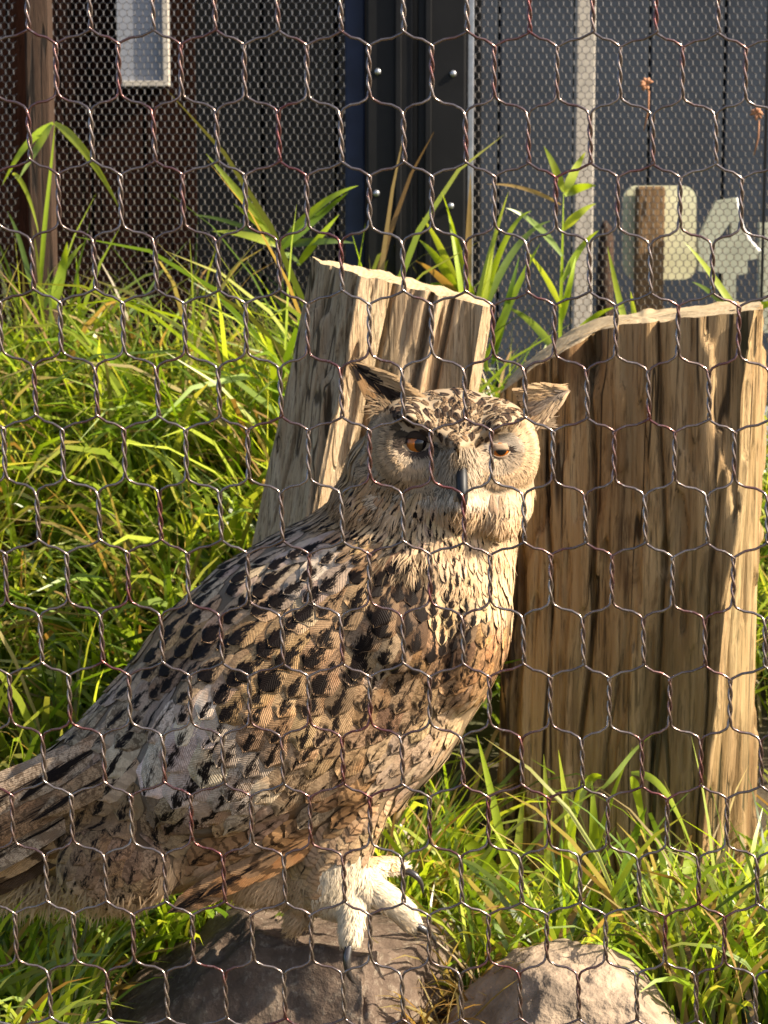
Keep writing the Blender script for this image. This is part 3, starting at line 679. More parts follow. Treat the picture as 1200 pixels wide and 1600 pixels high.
def projv(P):
    z = P[:, 2] - CZ; d = P[:, 1] * cs - z * sn; u = P[:, 1] * sn + z * cs
    return 600 + F * P[:, 0] / d, 800 - F * u / d
def segd(x, y, a, b):
    ax, ay = a; bx, by = b; t = np.clip(((x - ax) * (bx - ax) + (y - ay) * (by - ay)) / ((bx - ax) ** 2 + (by - ay) ** 2), 0, 1)
    return np.hypot(x - ax - t * (bx - ax), y - ay - t * (by - ay)), t
EYE = [(650, 692), (780, 703)]
px, py = projv(BV); fr = np.clip(-BN[:, 1] * 1.6, 0, 1) * (py < 860)
push = np.zeros(nv)                                   # positive = towards the viewer
for ex, ey in EYE:
    d = np.hypot(px - ex, py - ey - 4); push -= .0135 * np.exp(-(d / 36) ** 2)
for a, b in (((712, 692), (640, 645)), ((640, 645), (585, 625)), ((716, 694), (775, 662)), ((775, 662), (832, 650))):
    d, t = segd(px, py, a, b); push += .0105 * np.exp(-(d / 13) ** 2)
d, t = segd(px, py, (716, 700), (716, 772)); push += (.008 + .006 * t) * np.exp(-(d / 24) ** 2)
d, t = segd(px, py, (716, 790), (716, 815)); push += .008 * np.exp(-(d / 34) ** 2)
for (cx, cy, sg) in ((640, 725, -1), (785, 730, 1)):
    d = np.hypot((px - cx) / 1.0, (py - cy) / 1.1); push += .004 * np.exp(-((d - 74) / 10) ** 2) * ((px - cx) * sg > -10)
push *= fr
BV = BV + np.c_[np.zeros(nv), -push, np.zeros(nv)]
# broad unevenness of the plumage
for i in range(nv):
    if py[i] > 860 and py[i] < 1300: BV[i] += BN[i] * (.0035 * noise.noise(BV[i] * 22))
bvh = BVHTree.FromPolygons([tuple(v) for v in BV], BF)

# palette and zones ---------------------------------------------------------
PAL = dict(grey=(.44, .335, .235), white=(.60, .49, .38), buff=(.46, .29, .15), pale=(.50, .375, .25), brown=(.30, .18, .095), dark=(.09, .055, .035), rust=(.38, .205, .09), cream=(.60, .43, .26),
           leg=(.46, .32, .185), tawny=(.44, .25, .12), tan=(.35, .235, .135))
# px py  angle  L  W  colour blotch verm bars
Z = [(430, 848, 152, 56, 25, 'grey', .95, .4, 0), (330, 905, 148, 60, 36, 'grey', 1.0, .5, 0), (270, 975, 142, 62, 40, 'buff', .95, .6, 0), (380, 915, 146, 64, 42, 'grey', 1.0, .5, 0),
     (500, 885, 140, 72, 48, 'white', .55, .25, 0), (455, 905, 140, 62, 42, 'grey', .85, .4, 0), (550, 930, 122, 74, 56, 'buff', .42, .3, 0), (600, 880, 130, 60, 40, 'dark', .95, .4, 0), (645, 930, 95, 60, 40, 'dark', .95, .4, 0),
     (650, 985, 108, 64, 46, 'dark', .8, .6, 0), (420, 970, 138, 68, 50, 'buff', .85, .5, 0), (480, 1020, 122, 82, 60, 'buff', .72, .5, 0), (570, 1010, 114, 76, 56, 'tan', .7, .6, 0), (600, 1040, 112, 60, 42, 'pale', .3, .7, 0),
     (340, 1010, 138, 72, 56, 'buff', .9, .6, 0), (290, 1060, 132, 62, 44, 'tan', .6, .8, 0), (385, 1085, 124, 78, 56, 'buff', .5, .6, 0), (330, 1110, 122, 66, 48, 'white', .12, .3, 0), (480, 1100, 115, 74, 54, 'tan', .35, 1, 0),
     (430, 1130, 118, 72, 54, 'buff', .3, 1, 0), (590, 1110, 108, 64, 48, 'brown', .25, 1, 0), (680, 1090, 108, 58, 44, 'tan', .22, 1, 0), (670, 1030, 108, 60, 44, 'brown', .5, 1, 0),
     (210, 1110, 138, 84, 44, 'grey', .25, .9, 0), (150, 1160, 148, 100, 40, 'grey', .3, .7, .6), (230, 1180, 118, 96, 74, 'white', .15, .5, 0), (310, 1210, 114, 90, 70, 'white', .22, .75, 0), (390, 1200, 116, 82, 62, 'white', .18, .8, 0),
     (470, 1190, 118, 70, 48, 'tan', .15, 1, 0), (560, 1180, 122, 72, 48, 'tan', .12, .95, 0), (630, 1170, 130, 60, 36, 'pale', .1, .7, 0), (500, 1250, 135, 80, 48, 'grey', .08, .9, 0), (400, 1270, 130, 80, 54, 'white', .1, .8, 0),
     (300, 1290, 120, 76, 54, 'grey', .25, 1, 0), (180, 1330, 108, 62, 52, 'brown', .12, 1.0, 0), (140, 1290, 120, 70, 48, 'brown', .25, 1, 0), (220, 1390, 100, 50, 46, 'tan', .1, 1, 0),
     (110, 1215, 150, 90, 48, 'tan', .2, .3, .9), (350, 1330, 140, 84, 46, 'rust', .15, .3, .9), (450, 1300, 142, 84, 42, 'rust', .15, .2, .9), (540, 1255, 143, 84, 40, 'rust', .1, .2, .9),
     (610, 1215, 140, 60, 28, 'pale', .1, .3, .2), (560, 775, 120, 42, 12, 'buff', .45, .1, 0), (530, 820, 142, 46, 14, 'buff', .6, .2, 0), (600, 840, 118, 42, 12, 'cream', .45, .1, 0), (580, 860, 135, 48, 16, 'buff', .6, .2, 0), (650, 860, 100, 42, 13, 'cream', .3, .1, 0), (655, 885, 95, 46, 18, 'dark', .8, .1, 0),
     (700, 870, 92, 42, 13, 'cream', .3, .05, 0), (700, 915, 95, 46, 18, 'cream', .75, .2, 0), (690, 960, 100, 48, 26, 'cream', .85, .3, 0), (725, 950, 98, 46, 24, 'cream', .6, .3, 0), (770, 890, 92, 44, 14, 'cream', .05, 0, 0), (765, 940, 96, 44, 17, 'cream', .12, .2, 0), (720, 1000, 104, 46, 28, 'dark', .6, .8, 0),
     (755, 1000, 104, 44, 28, 'tawny', .18, .8, 0), (740, 1060, 112, 46, 30, 'tawny', .12, .8, 0), (715, 1120, 122, 48, 30, 'cream', .05, .4, 0), (600, 1280, 120, 34, 22, 'leg', 0, 0, .55), (520, 1330, 125, 36, 24, 'leg', 0, 0, .5), (470, 1400, 122, 34, 22, 'leg', 0, 0, .35),
     (400, 1370, 130, 44, 28, 'cream', 0, 0, .1), (330, 1385, 130, 46, 30, 'cream', 0, 0, .05), (560, 1330, 112, 26, 18, 'leg', 0, 0, .3), (560, 1400, 90, 18, 12, 'cream', 0, 0, 0), (50, 1400, 140, 50, 26, 'cream', .1, .2, .1)]
ZP = np.array([z[:2] for z in Z], float); ZA = np.array([R(z[2]) for z in Z]); ZN = np.array([(z[3], z[4], *PAL[z[5]], z[6], z[7], z[8]) for z in Z])
def zone(x, y, k=4):
    d2 = ((ZP - (x, y)) ** 2).sum(1) + 40; idx = np.argpartition(d2, k)[:k]; w = 1 / d2[idx] ** 1.6; w /= w.sum()
    v = (ZN[idx] * w[:, None]).sum(0); a = math.atan2((np.sin(ZA[idx]) * w).sum(), (np.cos(ZA[idx]) * w).sum())
    return a, v
VIEWC = Vector((0, 0, CZ))
def hit(x, y):
    d = (W(x, y, YO) - VIEWC).normalized(); loc, nor, i, dist = bvh.ray_cast(VIEWC, d)
    return (loc, nor) if loc is not None and abs(loc.y - YO) < .3 else (None, None)
def flow(a, n, lift=0):
    d = Vector((math.cos(a), 0, -math.sin(a))); d = d - n * d.dot(n)
    if d.length < .05: d = Vector((-.5, .5, -.5)); d = d - n * d.dot(n)
    return (d.normalized() + n * lift).normalized()

# feather material ----------------------------------------------------------
def feather_mat():
    t = NT('owl_feathers'); uvn = t.n('ShaderNodeUVMap'); sp = t.n('ShaderNodeSeparateXYZ'); t.l(uvn.outputs[0], sp.inputs[0])
    u = t.math('SUBTRACT', t.math('MULTIPLY', sp.outputs[0], 2.0), 1.0); v = sp.outputs[1]; au = t.math('ABSOLUTE', u)
    fc = t.attr('fcol').outputs[0]; fp = t.attr('fpat'); seed = fp.outputs['Alpha']
    s3 = t.n('ShaderNodeSeparateColor'); t.l(fp.outputs[0], s3.inputs[0]); bl, vm, br = s3.outputs[0], s3.outputs[1], s3.outputs[2]
    w4 = t.math('MULTIPLY', seed, 91.7); pos = t.pos()
    n1 = t.noise(uvn.outputs[0], 5.0, 3, .6, .5, w4)
    # dark shaft streak, widest near the tip
    wid = t.math('MULTIPLY', t.math('POWER', bl, .8), t.math('ADD', .26, t.math('MULTIPLY', t.mr(v, .45, .85), t.mr(v, 1.0, .9, .25, .55))))
    e = t.math('ADD', t.math('SUBTRACT', wid, au), t.math('MULTIPLY', t.math('SUBTRACT', n1, .5), 1.25))
    n1b = t.noise(t.vmul(uvn.outputs[0], (34, 7, 1)), 1.0, 3, .65, .6, w4); e = t.math('ADD', e, t.math('MULTIPLY', t.math('SUBTRACT', n1b, .5), 1.3))
    m1 = t.math('MULTIPLY', t.mr(e, -.10, .14), t.math('GREATER_THAN', bl, .03))
    # vermiculation: fine wavy marks across the vane
    bv = t.n('ShaderNodeTexNoise', noise_dimensions='4D'); t.l(pos, bv.inputs['Vector']); t.l(w4, bv.inputs['W']); bv.inputs['Scale'].default_value = 120; bv.inputs['Detail'].default_value = 3; bv.inputs['Distortion'].default_value = 2.2
    m2 = t.math('MULTIPLY', t.mr(t.math('ABSOLUTE', t.math('SUBTRACT', bv.outputs[0], .5)), .055, .015), vm)
    big = t.noise(pos, 60, 3, .6, 0, w4); m2 = t.math('MULTIPLY', m2, t.mr(big, .35, .55, .35, 1))
    m2b = t.math('MULTIPLY', t.mr(t.noise(pos, 85, 4, .7, 1.4, w4), .50, .57), t.math('MULTIPLY', vm, .85))
    # bars
    ph = t.math('ADD', t.math('MULTIPLY', v, 24.0), t.math('ADD', t.math('MULTIPLY', n1, 5.0), t.math('MULTIPLY', au, 1.6)))
    m3 = t.math('MULTIPLY', t.mr(t.math('SINE', ph), .35, .75), br)
    dk = t.math('MAXIMUM', m1, t.math('MAXIMUM', t.math('MULTIPLY', m2, .8), t.math('MAXIMUM', m2b, m3)), clamp=True)
    barb = t.math('SINE', t.math('ADD', t.math('MULTIPLY', v, 150.0), t.math('MULTIPLY', au, -46.0)))
    base = t.mix(t.mr(t.noise(pos, 55, 3), .35, .7, 0, .4), fc, t.mix(1, fc, col3(1.25, 1.2, 1.15), 'MULTIPLY'))
    base = t.mix(t.mr(t.noise(pos, 35, 2, .5, 0, w4), .5, .7, 0, .45), base, t.mix(1, fc, col3(.9, .62, .42), 'MULTIPLY'))
    c = t.mix(t.math('MAXIMUM', t.math('MULTIPLY', m2, .8), t.math('MAXIMUM', m2b, m3), clamp=True), base, col3(.055, .030, .015))
    c = t.mix(m1, c, col3(.008, .005, .004))
    shaft = t.math('MULTIPLY', t.mr(au, .05, .02, 0, .45), t.math('SUBTRACT', 1.0, dk, clamp=True)); c = t.mix(shaft, c, t.mix(1, fc, col3(.4, .35, .3), 'MULTIPLY'))
    c = t.mix(t.math('MULTIPLY', t.mr(barb, .4, 1, 0, .22), 1.0), c, t.mix(1, c, col3(.55, .5, .45), 'MULTIPLY'))
    h = t.math('ADD', t.math('MULTIPLY', barb, .4), t.math('MULTIPLY', shaft, 1.5))
    b = t.bsdf(c, .62, 0, t.bump(h, .5, .0008), .10)
    return t.done(b)
M['feather'] = feather_mat()
def strand_mat():
    t = NT('owl_down'); a = t.attr('Col').outputs[0]
    tl = t.n('ShaderNodeBsdfTranslucent'); t.l(a, tl.inputs[0]); mx = t.n('ShaderNodeMixShader'); mx.inputs[0].default_value = .3
    t.l(t.bsdf(a, .7, 0, None, .15), mx.inputs[1]); t.l(tl.outputs[0], mx.inputs[2]); return t.done(mx.outputs[0])
M['down'] = strand_mat()

# body mesh colours follow the zones (seen only between feathers)
px, py = projv(BV); bc = np.ones((nv, 4))
cells = {}
for i in range(nv):
    k = (int(px[i] // 14), int(py[i] // 14))
    if k not in cells: cells[k] = zone(px[i], py[i])[1][2:5] * .5
    bc[i, :3] = cells[k]
    if py[i] > 1345 and px[i] > 490: bc[i, :3] = (.62, .52, .38)
    if py[i] < 800 and px[i] > 540: bc[i, :3] = (.42, .32, .21)
mesh('body', BV, BF, M['down'], owl, True, base, {'Col': bc})

# feathers ------------------------------------------------------------------
NU, NV_ = 7, 10
TV = np.linspace(0, 1, NV_); TW = np.interp(TV, [0, .12, .3, .5, .7, .84, .93, .98, 1], [.28, .6, .86, 1, .97, .82, .58, .32, .05])
FACES = np.array([(j * NU + i, j * NU + i + 1, (j + 1) * NU + i + 1, (j + 1) * NU + i) for j in range(NV_ - 1) for i in range(NU - 1)])
UU = np.linspace(-1, 1, NU)
def feather_geo(root, d, n, L, Wd, lift, h0=.0006, camber=.10, snap=True, side_bend=0.0):
    """rows of points over the body surface, rising towards the tip"""
    s = d.cross(n).normalized(); vs = []
    for v, w in zip(TV, TW):
        for u in UU:
            jag = 1 + .05 * random.uniform(-1, 1) if abs(u) > .9 else 1
            p = root + d * (L * v * (1 - .05 * u * u * v)) + s * (u * w * Wd * .5 * jag + side_bend * L * v * v)
            hh = h0 + lift * v * L - camber * Wd * .5 * u * u * w + camber * Wd * .25
            if snap:
                q, nn, _, _ = bvh.find_nearest(p)
                if q is not None: p = q + nn * max(hh, .0002)
                else: p = p + n * hh
            else: p = p + n * hh
            vs.append(p)
    return vs
uvt = np.array([((u + 1) / 2, v) for v in TV for u in UU])
feats = []      # (size px, verts, fcol, fpat)
def add_feather(root, d, n, L, Wd, c, pat, lift=.075, **kw):
    vs = np.array(feather_geo(root, d, n, L, Wd, lift, **kw)); sd = random.random()
    fc = np.tile(np.r_[np.clip(c, 0, 1), 1], (len(vs), 1)); fp = np.tile((pat[0], pat[1], pat[2], sd), (len(vs), 1))
    feats.append((L * Wd, vs, fc, fp, root.y))
acc = []
def scatter(test, n, sizefun, la=.36, wa=.62):
    """dart throwing in the photo plane; spacing follows the local feather size"""
    out = []; grid = {}
    for _ in range(n):
        x, y = random.uniform(-60, 860), random.uniform(600, 1450)
        if not test(x, y): continue
        a, L, Wd = sizefun(x, y); ok = True; ca, sa = math.cos(a), math.sin(a)
        gx, gy = int(x // 60), int(y // 60)
        for ii in (-1, 0, 1):
            for jj in (-1, 0, 1):
                for (x2, y2) in grid.get((gx + ii, gy + jj), ()):
                    dx, dy = x - x2, y - y2
                    if ((dx * ca + dy * sa) / (la * L)) ** 2 + ((-dx * sa + dy * ca) / (wa * Wd)) ** 2 < 1: ok = False; break
                if not ok: break
            if not ok: break
        if ok: out.append((x, y)); grid.setdefault((gx, gy), []).append((x, y))
    return out
def is_head(x, y): return y < 790 + .0 * x and x > 565 and y < 800 - abs(x - 705) * .12 
def body_test(x, y):
    if is_head(x, y): return False
    if x > 500 and y > 1345: return False
    return True
def sz(x, y):
    a, v = zone(x, y); return a, v[0], v[1]
for (x, y) in scatter(body_test, 26000, sz):
    a, v = zone(x, y); loc, nor = hit(x, y)
    if loc is None: continue
    L, Wd = v[0] * random.uniform(.9, 1.15) * SO, v[1] * random.uniform(.9, 1.15) * SO
    # start the feather one third of its length up the flow so that its tip lands near x,y
    loc2, nor2 = hit(x - math.cos(a) * v[0] * .5, y - math.sin(a) * v[0] * .5)
    if loc2 is not None: loc, nor = loc2, nor2
    d = flow(a + random.uniform(-.14, .14), nor)
    c = v[2:5] * random.uniform(.68, 1.2) * np.array([1, random.uniform(.95, 1.04), random.uniform(.9, 1.08)])
    if x < 540 and 1060 < y < 1310:
        k_ = random.choice((.72, .95, 1.05, 1.28)); c = c * k_; v[6] *= random.choice((.5, .8, 1.1))
    if random.random() < .0 and 1000 < y < 1300 and x < 600: c = np.array(PAL['white']) * random.uniform(.9, 1.1); v[5] *= .3; v[6] *= .4
    lf = .05 if v[1] > 30 else .07
    add_feather(loc, d, nor, L, Wd, c, (min(1, v[5] * random.uniform(.75, 1.5)), v[6] * random.uniform(.7, 1.1), v[7]), lf)
# far side and edges not reached by the view rays
vi = [i for i in range(nv) if BN[i, 1] > -.12 and not (py[i] > 1345 and px[i] > 480)]
random.shuffle(vi); got = []
for i in vi:
    p = Vector(BV[i]); 
    if py[i] < 800 and px[i] > 560: continue
    a, v = zone(px[i], py[i]); L, Wd = v[0] * SO, v[1] * SO
    if any((p - q).length < .55 * (Wd + .3 * L) * .9 for q in got): continue
    got.append(p); nor = Vector(BN[i]); d = flow(a + random.uniform(-.1, .1), nor)
    add_feather(p - d * L * .4, d, nor, L, Wd, v[2:5] * random.uniform(.85, 1.15), (v[5], v[6], v[7]), .06)
# long wing and tail feathers, explicit
LONG = [  # root px,py, tip px,py, width px, depth of root, depth of tip, colour, blotch verm bars
    (240, 1110, -140, 1310, 46, -.055, -.05, 'grey', .45, .9, .25), (250, 1150, -120, 1345, 50, -.06, -.055, 'brown', .35, .9, .5),
    (230, 1185, -100, 1385, 48, -.055, -.045, 'grey', .2, .8, .6), (190, 1235, -90, 1400, 46, -.045, -.03, 'buff', .1, .3, .9),
    (200, 1130, -150, 1290, 44, -.03, -.03, 'grey', .5, .6, .4), (170, 1280, -80, 1412, 44, -.03, -.02, 'dark', .4, .5, .8), (180, 1240, -110, 1370, 50, -.02, -.01, 'rust', .3, .3, .9),
    (300, 1060, 10, 1245, 44, -.062, -.052, 'grey', .7, .8, 0), (330, 1090, 60, 1260, 48, -.085, -.066, 'tan', .3, .9, .3),
    (600, 1215, 430, 1330, 34, -.070, -.075, 'rust', .35, .2, .8), (545, 1245, 380, 1350, 38, -.075, -.078, 'rust', .35, .2, .8), (490, 1275, 320, 1370, 40, -.08, -.08, 'rust', .4, .2, .8), (440, 1300, 270, 1395, 42, -.082, -.075, 'brown', .4, .3, .8)]
for (ax, ay, bx, by, wp, d0, d1, cn, b_, v_, r_) in LONG:
    a, b = O(ax, ay, d0), O(bx, by, d1); dd = b - a; L = dd.length; dd.normalize(); n_ = Vector((0, -1, 0)); n_ = (n_ - dd * n_.dot(dd) + Vector((0, 0, .25))).normalized()
    add_feather(a, dd, n_, L, wp * SO, np.array(PAL[cn]) * random.uniform(.9, 1.1), (b_, v_, r_), .0, snap=False, camber=.16)
# head: short mottled crown feathers
def crown(x, y):
    if x < 600 or x > 838: return False
    yy = 668 + 0 * x
    if x < 715: yy = 640 + (x - 600) * .50
    else: yy = 697 - (x - 715) * .42
    return 600 < y < yy + 6 + 16 * (noise.noise((x * .09, y * .09, 0)))
for (x, y) in scatter(crown, 26000, lambda x, y: (R(90), 15, 9), .42, .8):
    loc, nor = hit(x, y)
    if loc is None: continue
    a = math.atan2(-1.2, (x - 715) / 110) + random.uniform(-.5, .5)
    d = flow(a, nor); k = random.random(); dk = 1.0 if x < 650 and y > 640 - (650 - x) * .3 else .0
    c = np.array(PAL['cream'] if k > .5 else PAL['tan']) * random.uniform(.5, .98)
    if dk or random.random() < .2: c = np.array((.08, .055, .04))
    add_feather(loc - d * .004, d, nor, 17 * SO * random.uniform(.8, 1.2), 10 * SO, c, (random.choice((.2, .5, .8)), 1.0, .6), .11, camber=.2)
print('feathers', len(feats))
order = sorted(range(len(feats)), key=lambda i: -feats[i][0] * (1 if feats[i][4] < YO + .01 else .001))
single = set(order[:290])
for i in order[:290]:
    _, vs, fc, fp, _y = feats[i]; mesh('feather', vs, FACES, M['feather'], owl, True, vs[0], {'fcol': fc, 'fpat': fp}, uvt)
rest = order[290:]
V = np.concatenate([feats[i][1] for i in rest]); nn = NU * NV_
Fq = np.concatenate([FACES + nn * k for k in range(len(rest))])
o = mesh('small_feathers', V, Fq, M['feather'], owl, True, base, {'fcol': np.concatenate([feats[i][2] for i in rest]), 'fpat': np.concatenate([feats[i][3] for i in rest])}, np.tile(uvt, (len(rest), 1)))
tag(o, kind='stuff')

# fine hair-like plumage ----------------------------------------------------
def strands(items):
    """items: root, dir, normal, length, width, colour, curl -> tapering ribbons"""
    n = len(items); ns = 4; t = np.linspace(0, 1, ns)
    Rt = np.array([i[0] for i in items]); D = np.array([i[1] for i in items]); N = np.array([i[2] for i in items])
    L = np.array([i[3] for i in items]); Wd = np.array([i[4] for i in items]); Cc = np.array([i[5] for i in items]); K = np.array([i[6] for i in items])
    Sd = np.cross(D, N); Sd /= np.linalg.norm(Sd, axis=1)[:, None] + 1e-9
    P = Rt[:, None] + D[:, None] * (L[:, None] * t)[:, :, None] + Sd[:, None] * (K[:, None] * L[:, None] * t ** 2)[:, :, None] - N[:, None] * (.18 * L[:, None] * t ** 2)[:, :, None]
    w = Wd[:, None] * .5 * np.array([.7, 1, .7, .05])[None]
    V = np.stack([P - Sd[:, None] * w[:, :, None], P + Sd[:, None] * w[:, :, None]], axis=2).reshape(-1, 3)
    b = (np.arange(n) * ns * 2)[:, None] + (np.arange(ns - 1) * 2)[None]; Fq = np.stack([b, b + 1, b + 3, b + 2], axis=2).reshape(-1, 4)
    cc = Cc[:, None, None, :] * np.array([.8, .95, 1.05, 1.1])[None, :, None, None]; cc = np.repeat(np.broadcast_to(cc, (n, ns, 1, 3)), 2, axis=2).reshape(-1, 3)
    return V, Fq, np.c_[np.clip(cc, 0, 1), np.ones(len(cc))]
it = []
def face_in(x, y):
    if not (566 < x < 845 and 600 < y < 812): return False
    if crown(x, y - 6): return False
    for (ex, ey, rx, ry) in ((650, 695, 20, 9.5), (780, 705, 14, 7)):
        if ((x - ex) / rx) ** 2 + ((y - ey) / ry) ** 2 < 1.0: return False
    if abs(x - 716) < 9 - abs(y - 745) * .1 and 712 < y < 778: return False
    return True
for _ in range(60000):
    x, y = random.uniform(560, 848), random.uniform(604, 815)
    if not face_in(x, y): continue
    loc, nor = hit(x, y)
    if loc is None: continue
    e = EYE[0] if x < 716 else EYE[1]; dx, dy = x - e[0], (y - e[1]); r = math.hypot(dx, dy)
    a = math.atan2(dy, dx)
    ring = .5 + .5 * math.sin(r * .40 + 3 * noise.noise((x * .03, y * .03, 0)) + a)
    c = (np.array((.50, .36, .22)) if x < 716 else np.array((.60, .43, .26))) * (.80 + .34 * ring) * random.uniform(.88, 1.1)  # right half lighter: sunlit and shaded sides put into the colour
    if abs(x - 716) < 40 and y > 700:               # bristles beside the beak sweep down and outwards
        a = R(90) + (716 - x) / 40 * .9; c = np.array((.50, .40, .28)) * random.uniform(.75, 1.1); 
        if abs(x - 716) < 17 and y < 760: c *= .6
    if y > 768: 
        a = R(90) + (716 - x) / 90 * .7; c = np.array((.60, .48, .34)) * random.uniform(.85, 1.1)
        if abs(x - 716) < 52 and y < 800: c = np.array((.66, .54, .40)) * random.uniform(.9, 1.1)
    if r < 30 and not abs(x - 716) < 25:
        c = np.array((.54, .42, .29)) * random.uniform(.8, 1.1)
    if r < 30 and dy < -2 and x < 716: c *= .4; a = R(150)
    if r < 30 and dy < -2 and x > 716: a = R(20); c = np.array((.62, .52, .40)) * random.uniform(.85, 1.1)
    # dark stroke between the left eye and the ear
    dd_, _t = segd(np.array([x]), np.array([y]), (612, 618), (668, 672))
    if dd_[0] < 10: c = np.array((.06, .045, .035)) * random.uniform(.7, 1.5)
    for ex, ey, rx, ry in ((650, 692, 24, 14), (780, 703, 16, 9)):
        q = ((x - ex) / rx) ** 2 + ((y - ey) / ry) ** 2
        if q < (1.25 if ex < 700 else 1.05): c = np.array((.09, .065, .05)) 
    if random.random() < .10 and y < 765: c *= .4
    bd_, _t = segd(np.array([x]), np.array([y]), (626, 672), (700, 712))
    if bd_[0] < 6: c *= .3
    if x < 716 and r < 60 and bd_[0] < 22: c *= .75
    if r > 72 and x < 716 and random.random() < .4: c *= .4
    L = (12 if r < 40 else 17) * random.uniform(.8, 1.3) * SO
    d = flow(a + random.uniform(-.25, .25), nor, .38 if r < 45 else .17)
    it.append((loc - nor * .0003, d, nor, L, random.uniform(1.3, 2.4) * SO, c, random.uniform(-.15, .15)))
V, Fq, cc = strands(it); tag(mesh('facial_disc', V, Fq, M['down'], owl, True, base, {'Col': cc}), kind='stuff')
# soft fringe: throat, leg, foot, belly and the outline of the head
it = []
def fringe(n, box, colf, Lr, lift, cond=None, af=None, wr=(1.4, 2.8)):
    for _ in range(n):
        x, y = random.uniform(box[0], box[2]), random.uniform(box[1], box[3])
        if cond and not cond(x, y): continue
        loc, nor = hit(x, y)
        if loc is None: continue
        a, v = zone(x, y); a = af(x, y) if af else a
        it.append((loc, flow(a + random.uniform(-.3, .3), nor, lift * random.uniform(.4, 1.6)), nor, random.uniform(*Lr) * SO, random.uniform(*wr) * SO, colf(x, y, v), random.uniform(-.25, .25)))
def c_zone(x, y, v): return v[2:5] * random.uniform(.8, 1.25)
def c_bar(x, y, v):
    k = math.sin((x * .35 - y * .55) * .55 + 2.5 * noise.noise((x * .05, y * .05, 3))); return np.array(PAL['leg']) * random.uniform(.95, 1.2) * (.38 if k > .72 and x > 430 and y < 1400 else 1)
fringe(8000, (600, 785, 815, 905), lambda x, y, v: np.array(PAL['cream']) * random.uniform(.85, 1.2) * (.25 if noise.noise((x * .05, y * .02, 1)) > .3 and x < 720 else 1), (22, 42), .12)
fringe(4000, (490, 740, 640, 860), lambda x, y, v: c_zone(x, y, v) * (.2 if random.random() < .22 else 1), (24, 44), .10)
fringe(7500, (430, 1230, 680, 1450), c_bar, (14, 26), .10, lambda x, y: not (y > 1345 and x > 520) and y > 1230 + (x - 640) * -.75)
fringe(4200, (250, 1345, 480, 1450), lambda x, y, v: np.array(PAL['cream']) * random.uniform(.9, 1.2), (22, 44), .16, lambda x, y: y > 1350)
fringe(1800, (0, 1360, 250, 1440), lambda x, y, v: np.array(PAL['cream']) * random.uniform(.8, 1.1), (24, 46), .15, lambda x, y: y > 1385)
fringe(11000, (485, 1325, 670, 1470), lambda x, y, v: np.array((.78, .67, .50)) * random.uniform(.8, 1.15), (9, 20), .2, lambda x, y: y > 1335 + max(0, 560 - x) * .4,
       lambda x, y: R(35) if x > 580 and y > 1360 else (R(5) if x > 580 else R(95)))
fringe(5000, (640, 860, 810, 1150), lambda x, y, v: v[2:5] * random.uniform(.8, 1.2) * (.22 if random.random() < v[5] * .6 else 1), (16, 34), .07)
fringe(5000, (60, 840, 760, 1400), lambda x, y, v: v[2:5] * random.uniform(.75, 1.2) * (.3 if random.random() < v[5] * .3 else 1), (8, 20), .04, lambda x, y: y > 860, None, (1.0, 2.0))
# undertail down hanging below the folded wing
for _ in range(1500):
    x = random.uniform(5, 230); y = random.uniform(1360, 1395); p = O(x, y, random.uniform(-.02, .03)); a = R(random.uniform(95, 150)); d = Vector((math.cos(a), random.uniform(-.2, .2), -math.sin(a))).normalized()
    it.append((p, d, Vector((0, -1, 0)), random.uniform(30, 70) * SO, random.uniform(2, 4) * SO, np.array(PAL['cream']) * random.uniform(.8, 1.1), random.uniform(-.2, .2)))
V, Fq, cc = strands(it); tag(mesh('down', V, Fq, M['down'], owl, True, base, {'Col': cc}), kind='stuff')

# ear tufts -----------------------------------------------------------------
def ear(tip, pa, pb, dyb, dyt, colf, n, lab, wid=4.6):
    """a soft cupped tuft: many narrow plumes running from the base line towards the tip"""
    A, B, T = O(*pa, dyb), O(*pb, dyb), O(*tip, dyt); it = []; ax = T - (A + B) / 2
    for i in range(n):
        t = (i + random.random()) / n if i % 3 else random.random(); s = random.uniform(-.12, .62) ** 1 if random.random() < .8 else random.uniform(.3, .8)
        b = A.lerp(B, t); cup = .013 * math.sin(math.pi * t)
        edge = T + (b - (A + B) / 2) * .10
        bow = (A - B).normalized() * (.007 if t < .5 else -.004) * math.sin(math.pi * max(0, s))
        root = b.lerp(edge, max(s, -.1)) + Vector((0, cup * (1 - max(s, 0)) - random.uniform(0, .003), 0)) + bow
        end = edge if random.random() < .5 else b.lerp(edge, min(1, s + random.uniform(.25, .5)))
        d = end - root; L = max(d.length * random.uniform(.75, 1.06), .006); d.normalize(); d = (d + Vector((random.uniform(-.05, .05), random.uniform(-.08, .03), random.uniform(-.05, .05)))).normalized()
        nr = Vector((.15, -1, .25 - .5 * t)); nr = (nr - d * nr.dot(d)).normalized()
        it.append((root, d, nr, L, random.uniform(.6, 1.2) * wid * SO, np.array(colf(t, s)) * random.uniform(.75, 1.15), random.uniform(-.08, .08)))
    V, Fq, cc = strands(it); o = mesh('ear_tuft', V, Fq, M['down'], owl, True, (A + B) / 2, {'Col': cc}); o['label'] = lab; return o
def lcol(t, s):
    t += random.uniform(-.05, .05)
    if t < .27: return (.55, .38, .21)
    if t < .66 or s > .7: return (.028, .02, .016)
    return (.50, .30, .14) if random.random() < .85 else (.1, .07, .04)
def rcol(t, s):
    t += random.uniform(-.08, .08)
    if t < .45: return (.56, .39, .22)
    if t < .72: return (.33, .26, .20)
    return (.52, .38, .24)
ear((553, 562), (662, 612), (598, 652), -.045, -.05, lcol, 620, 'dark centred ear tuft with a tan upper edge')
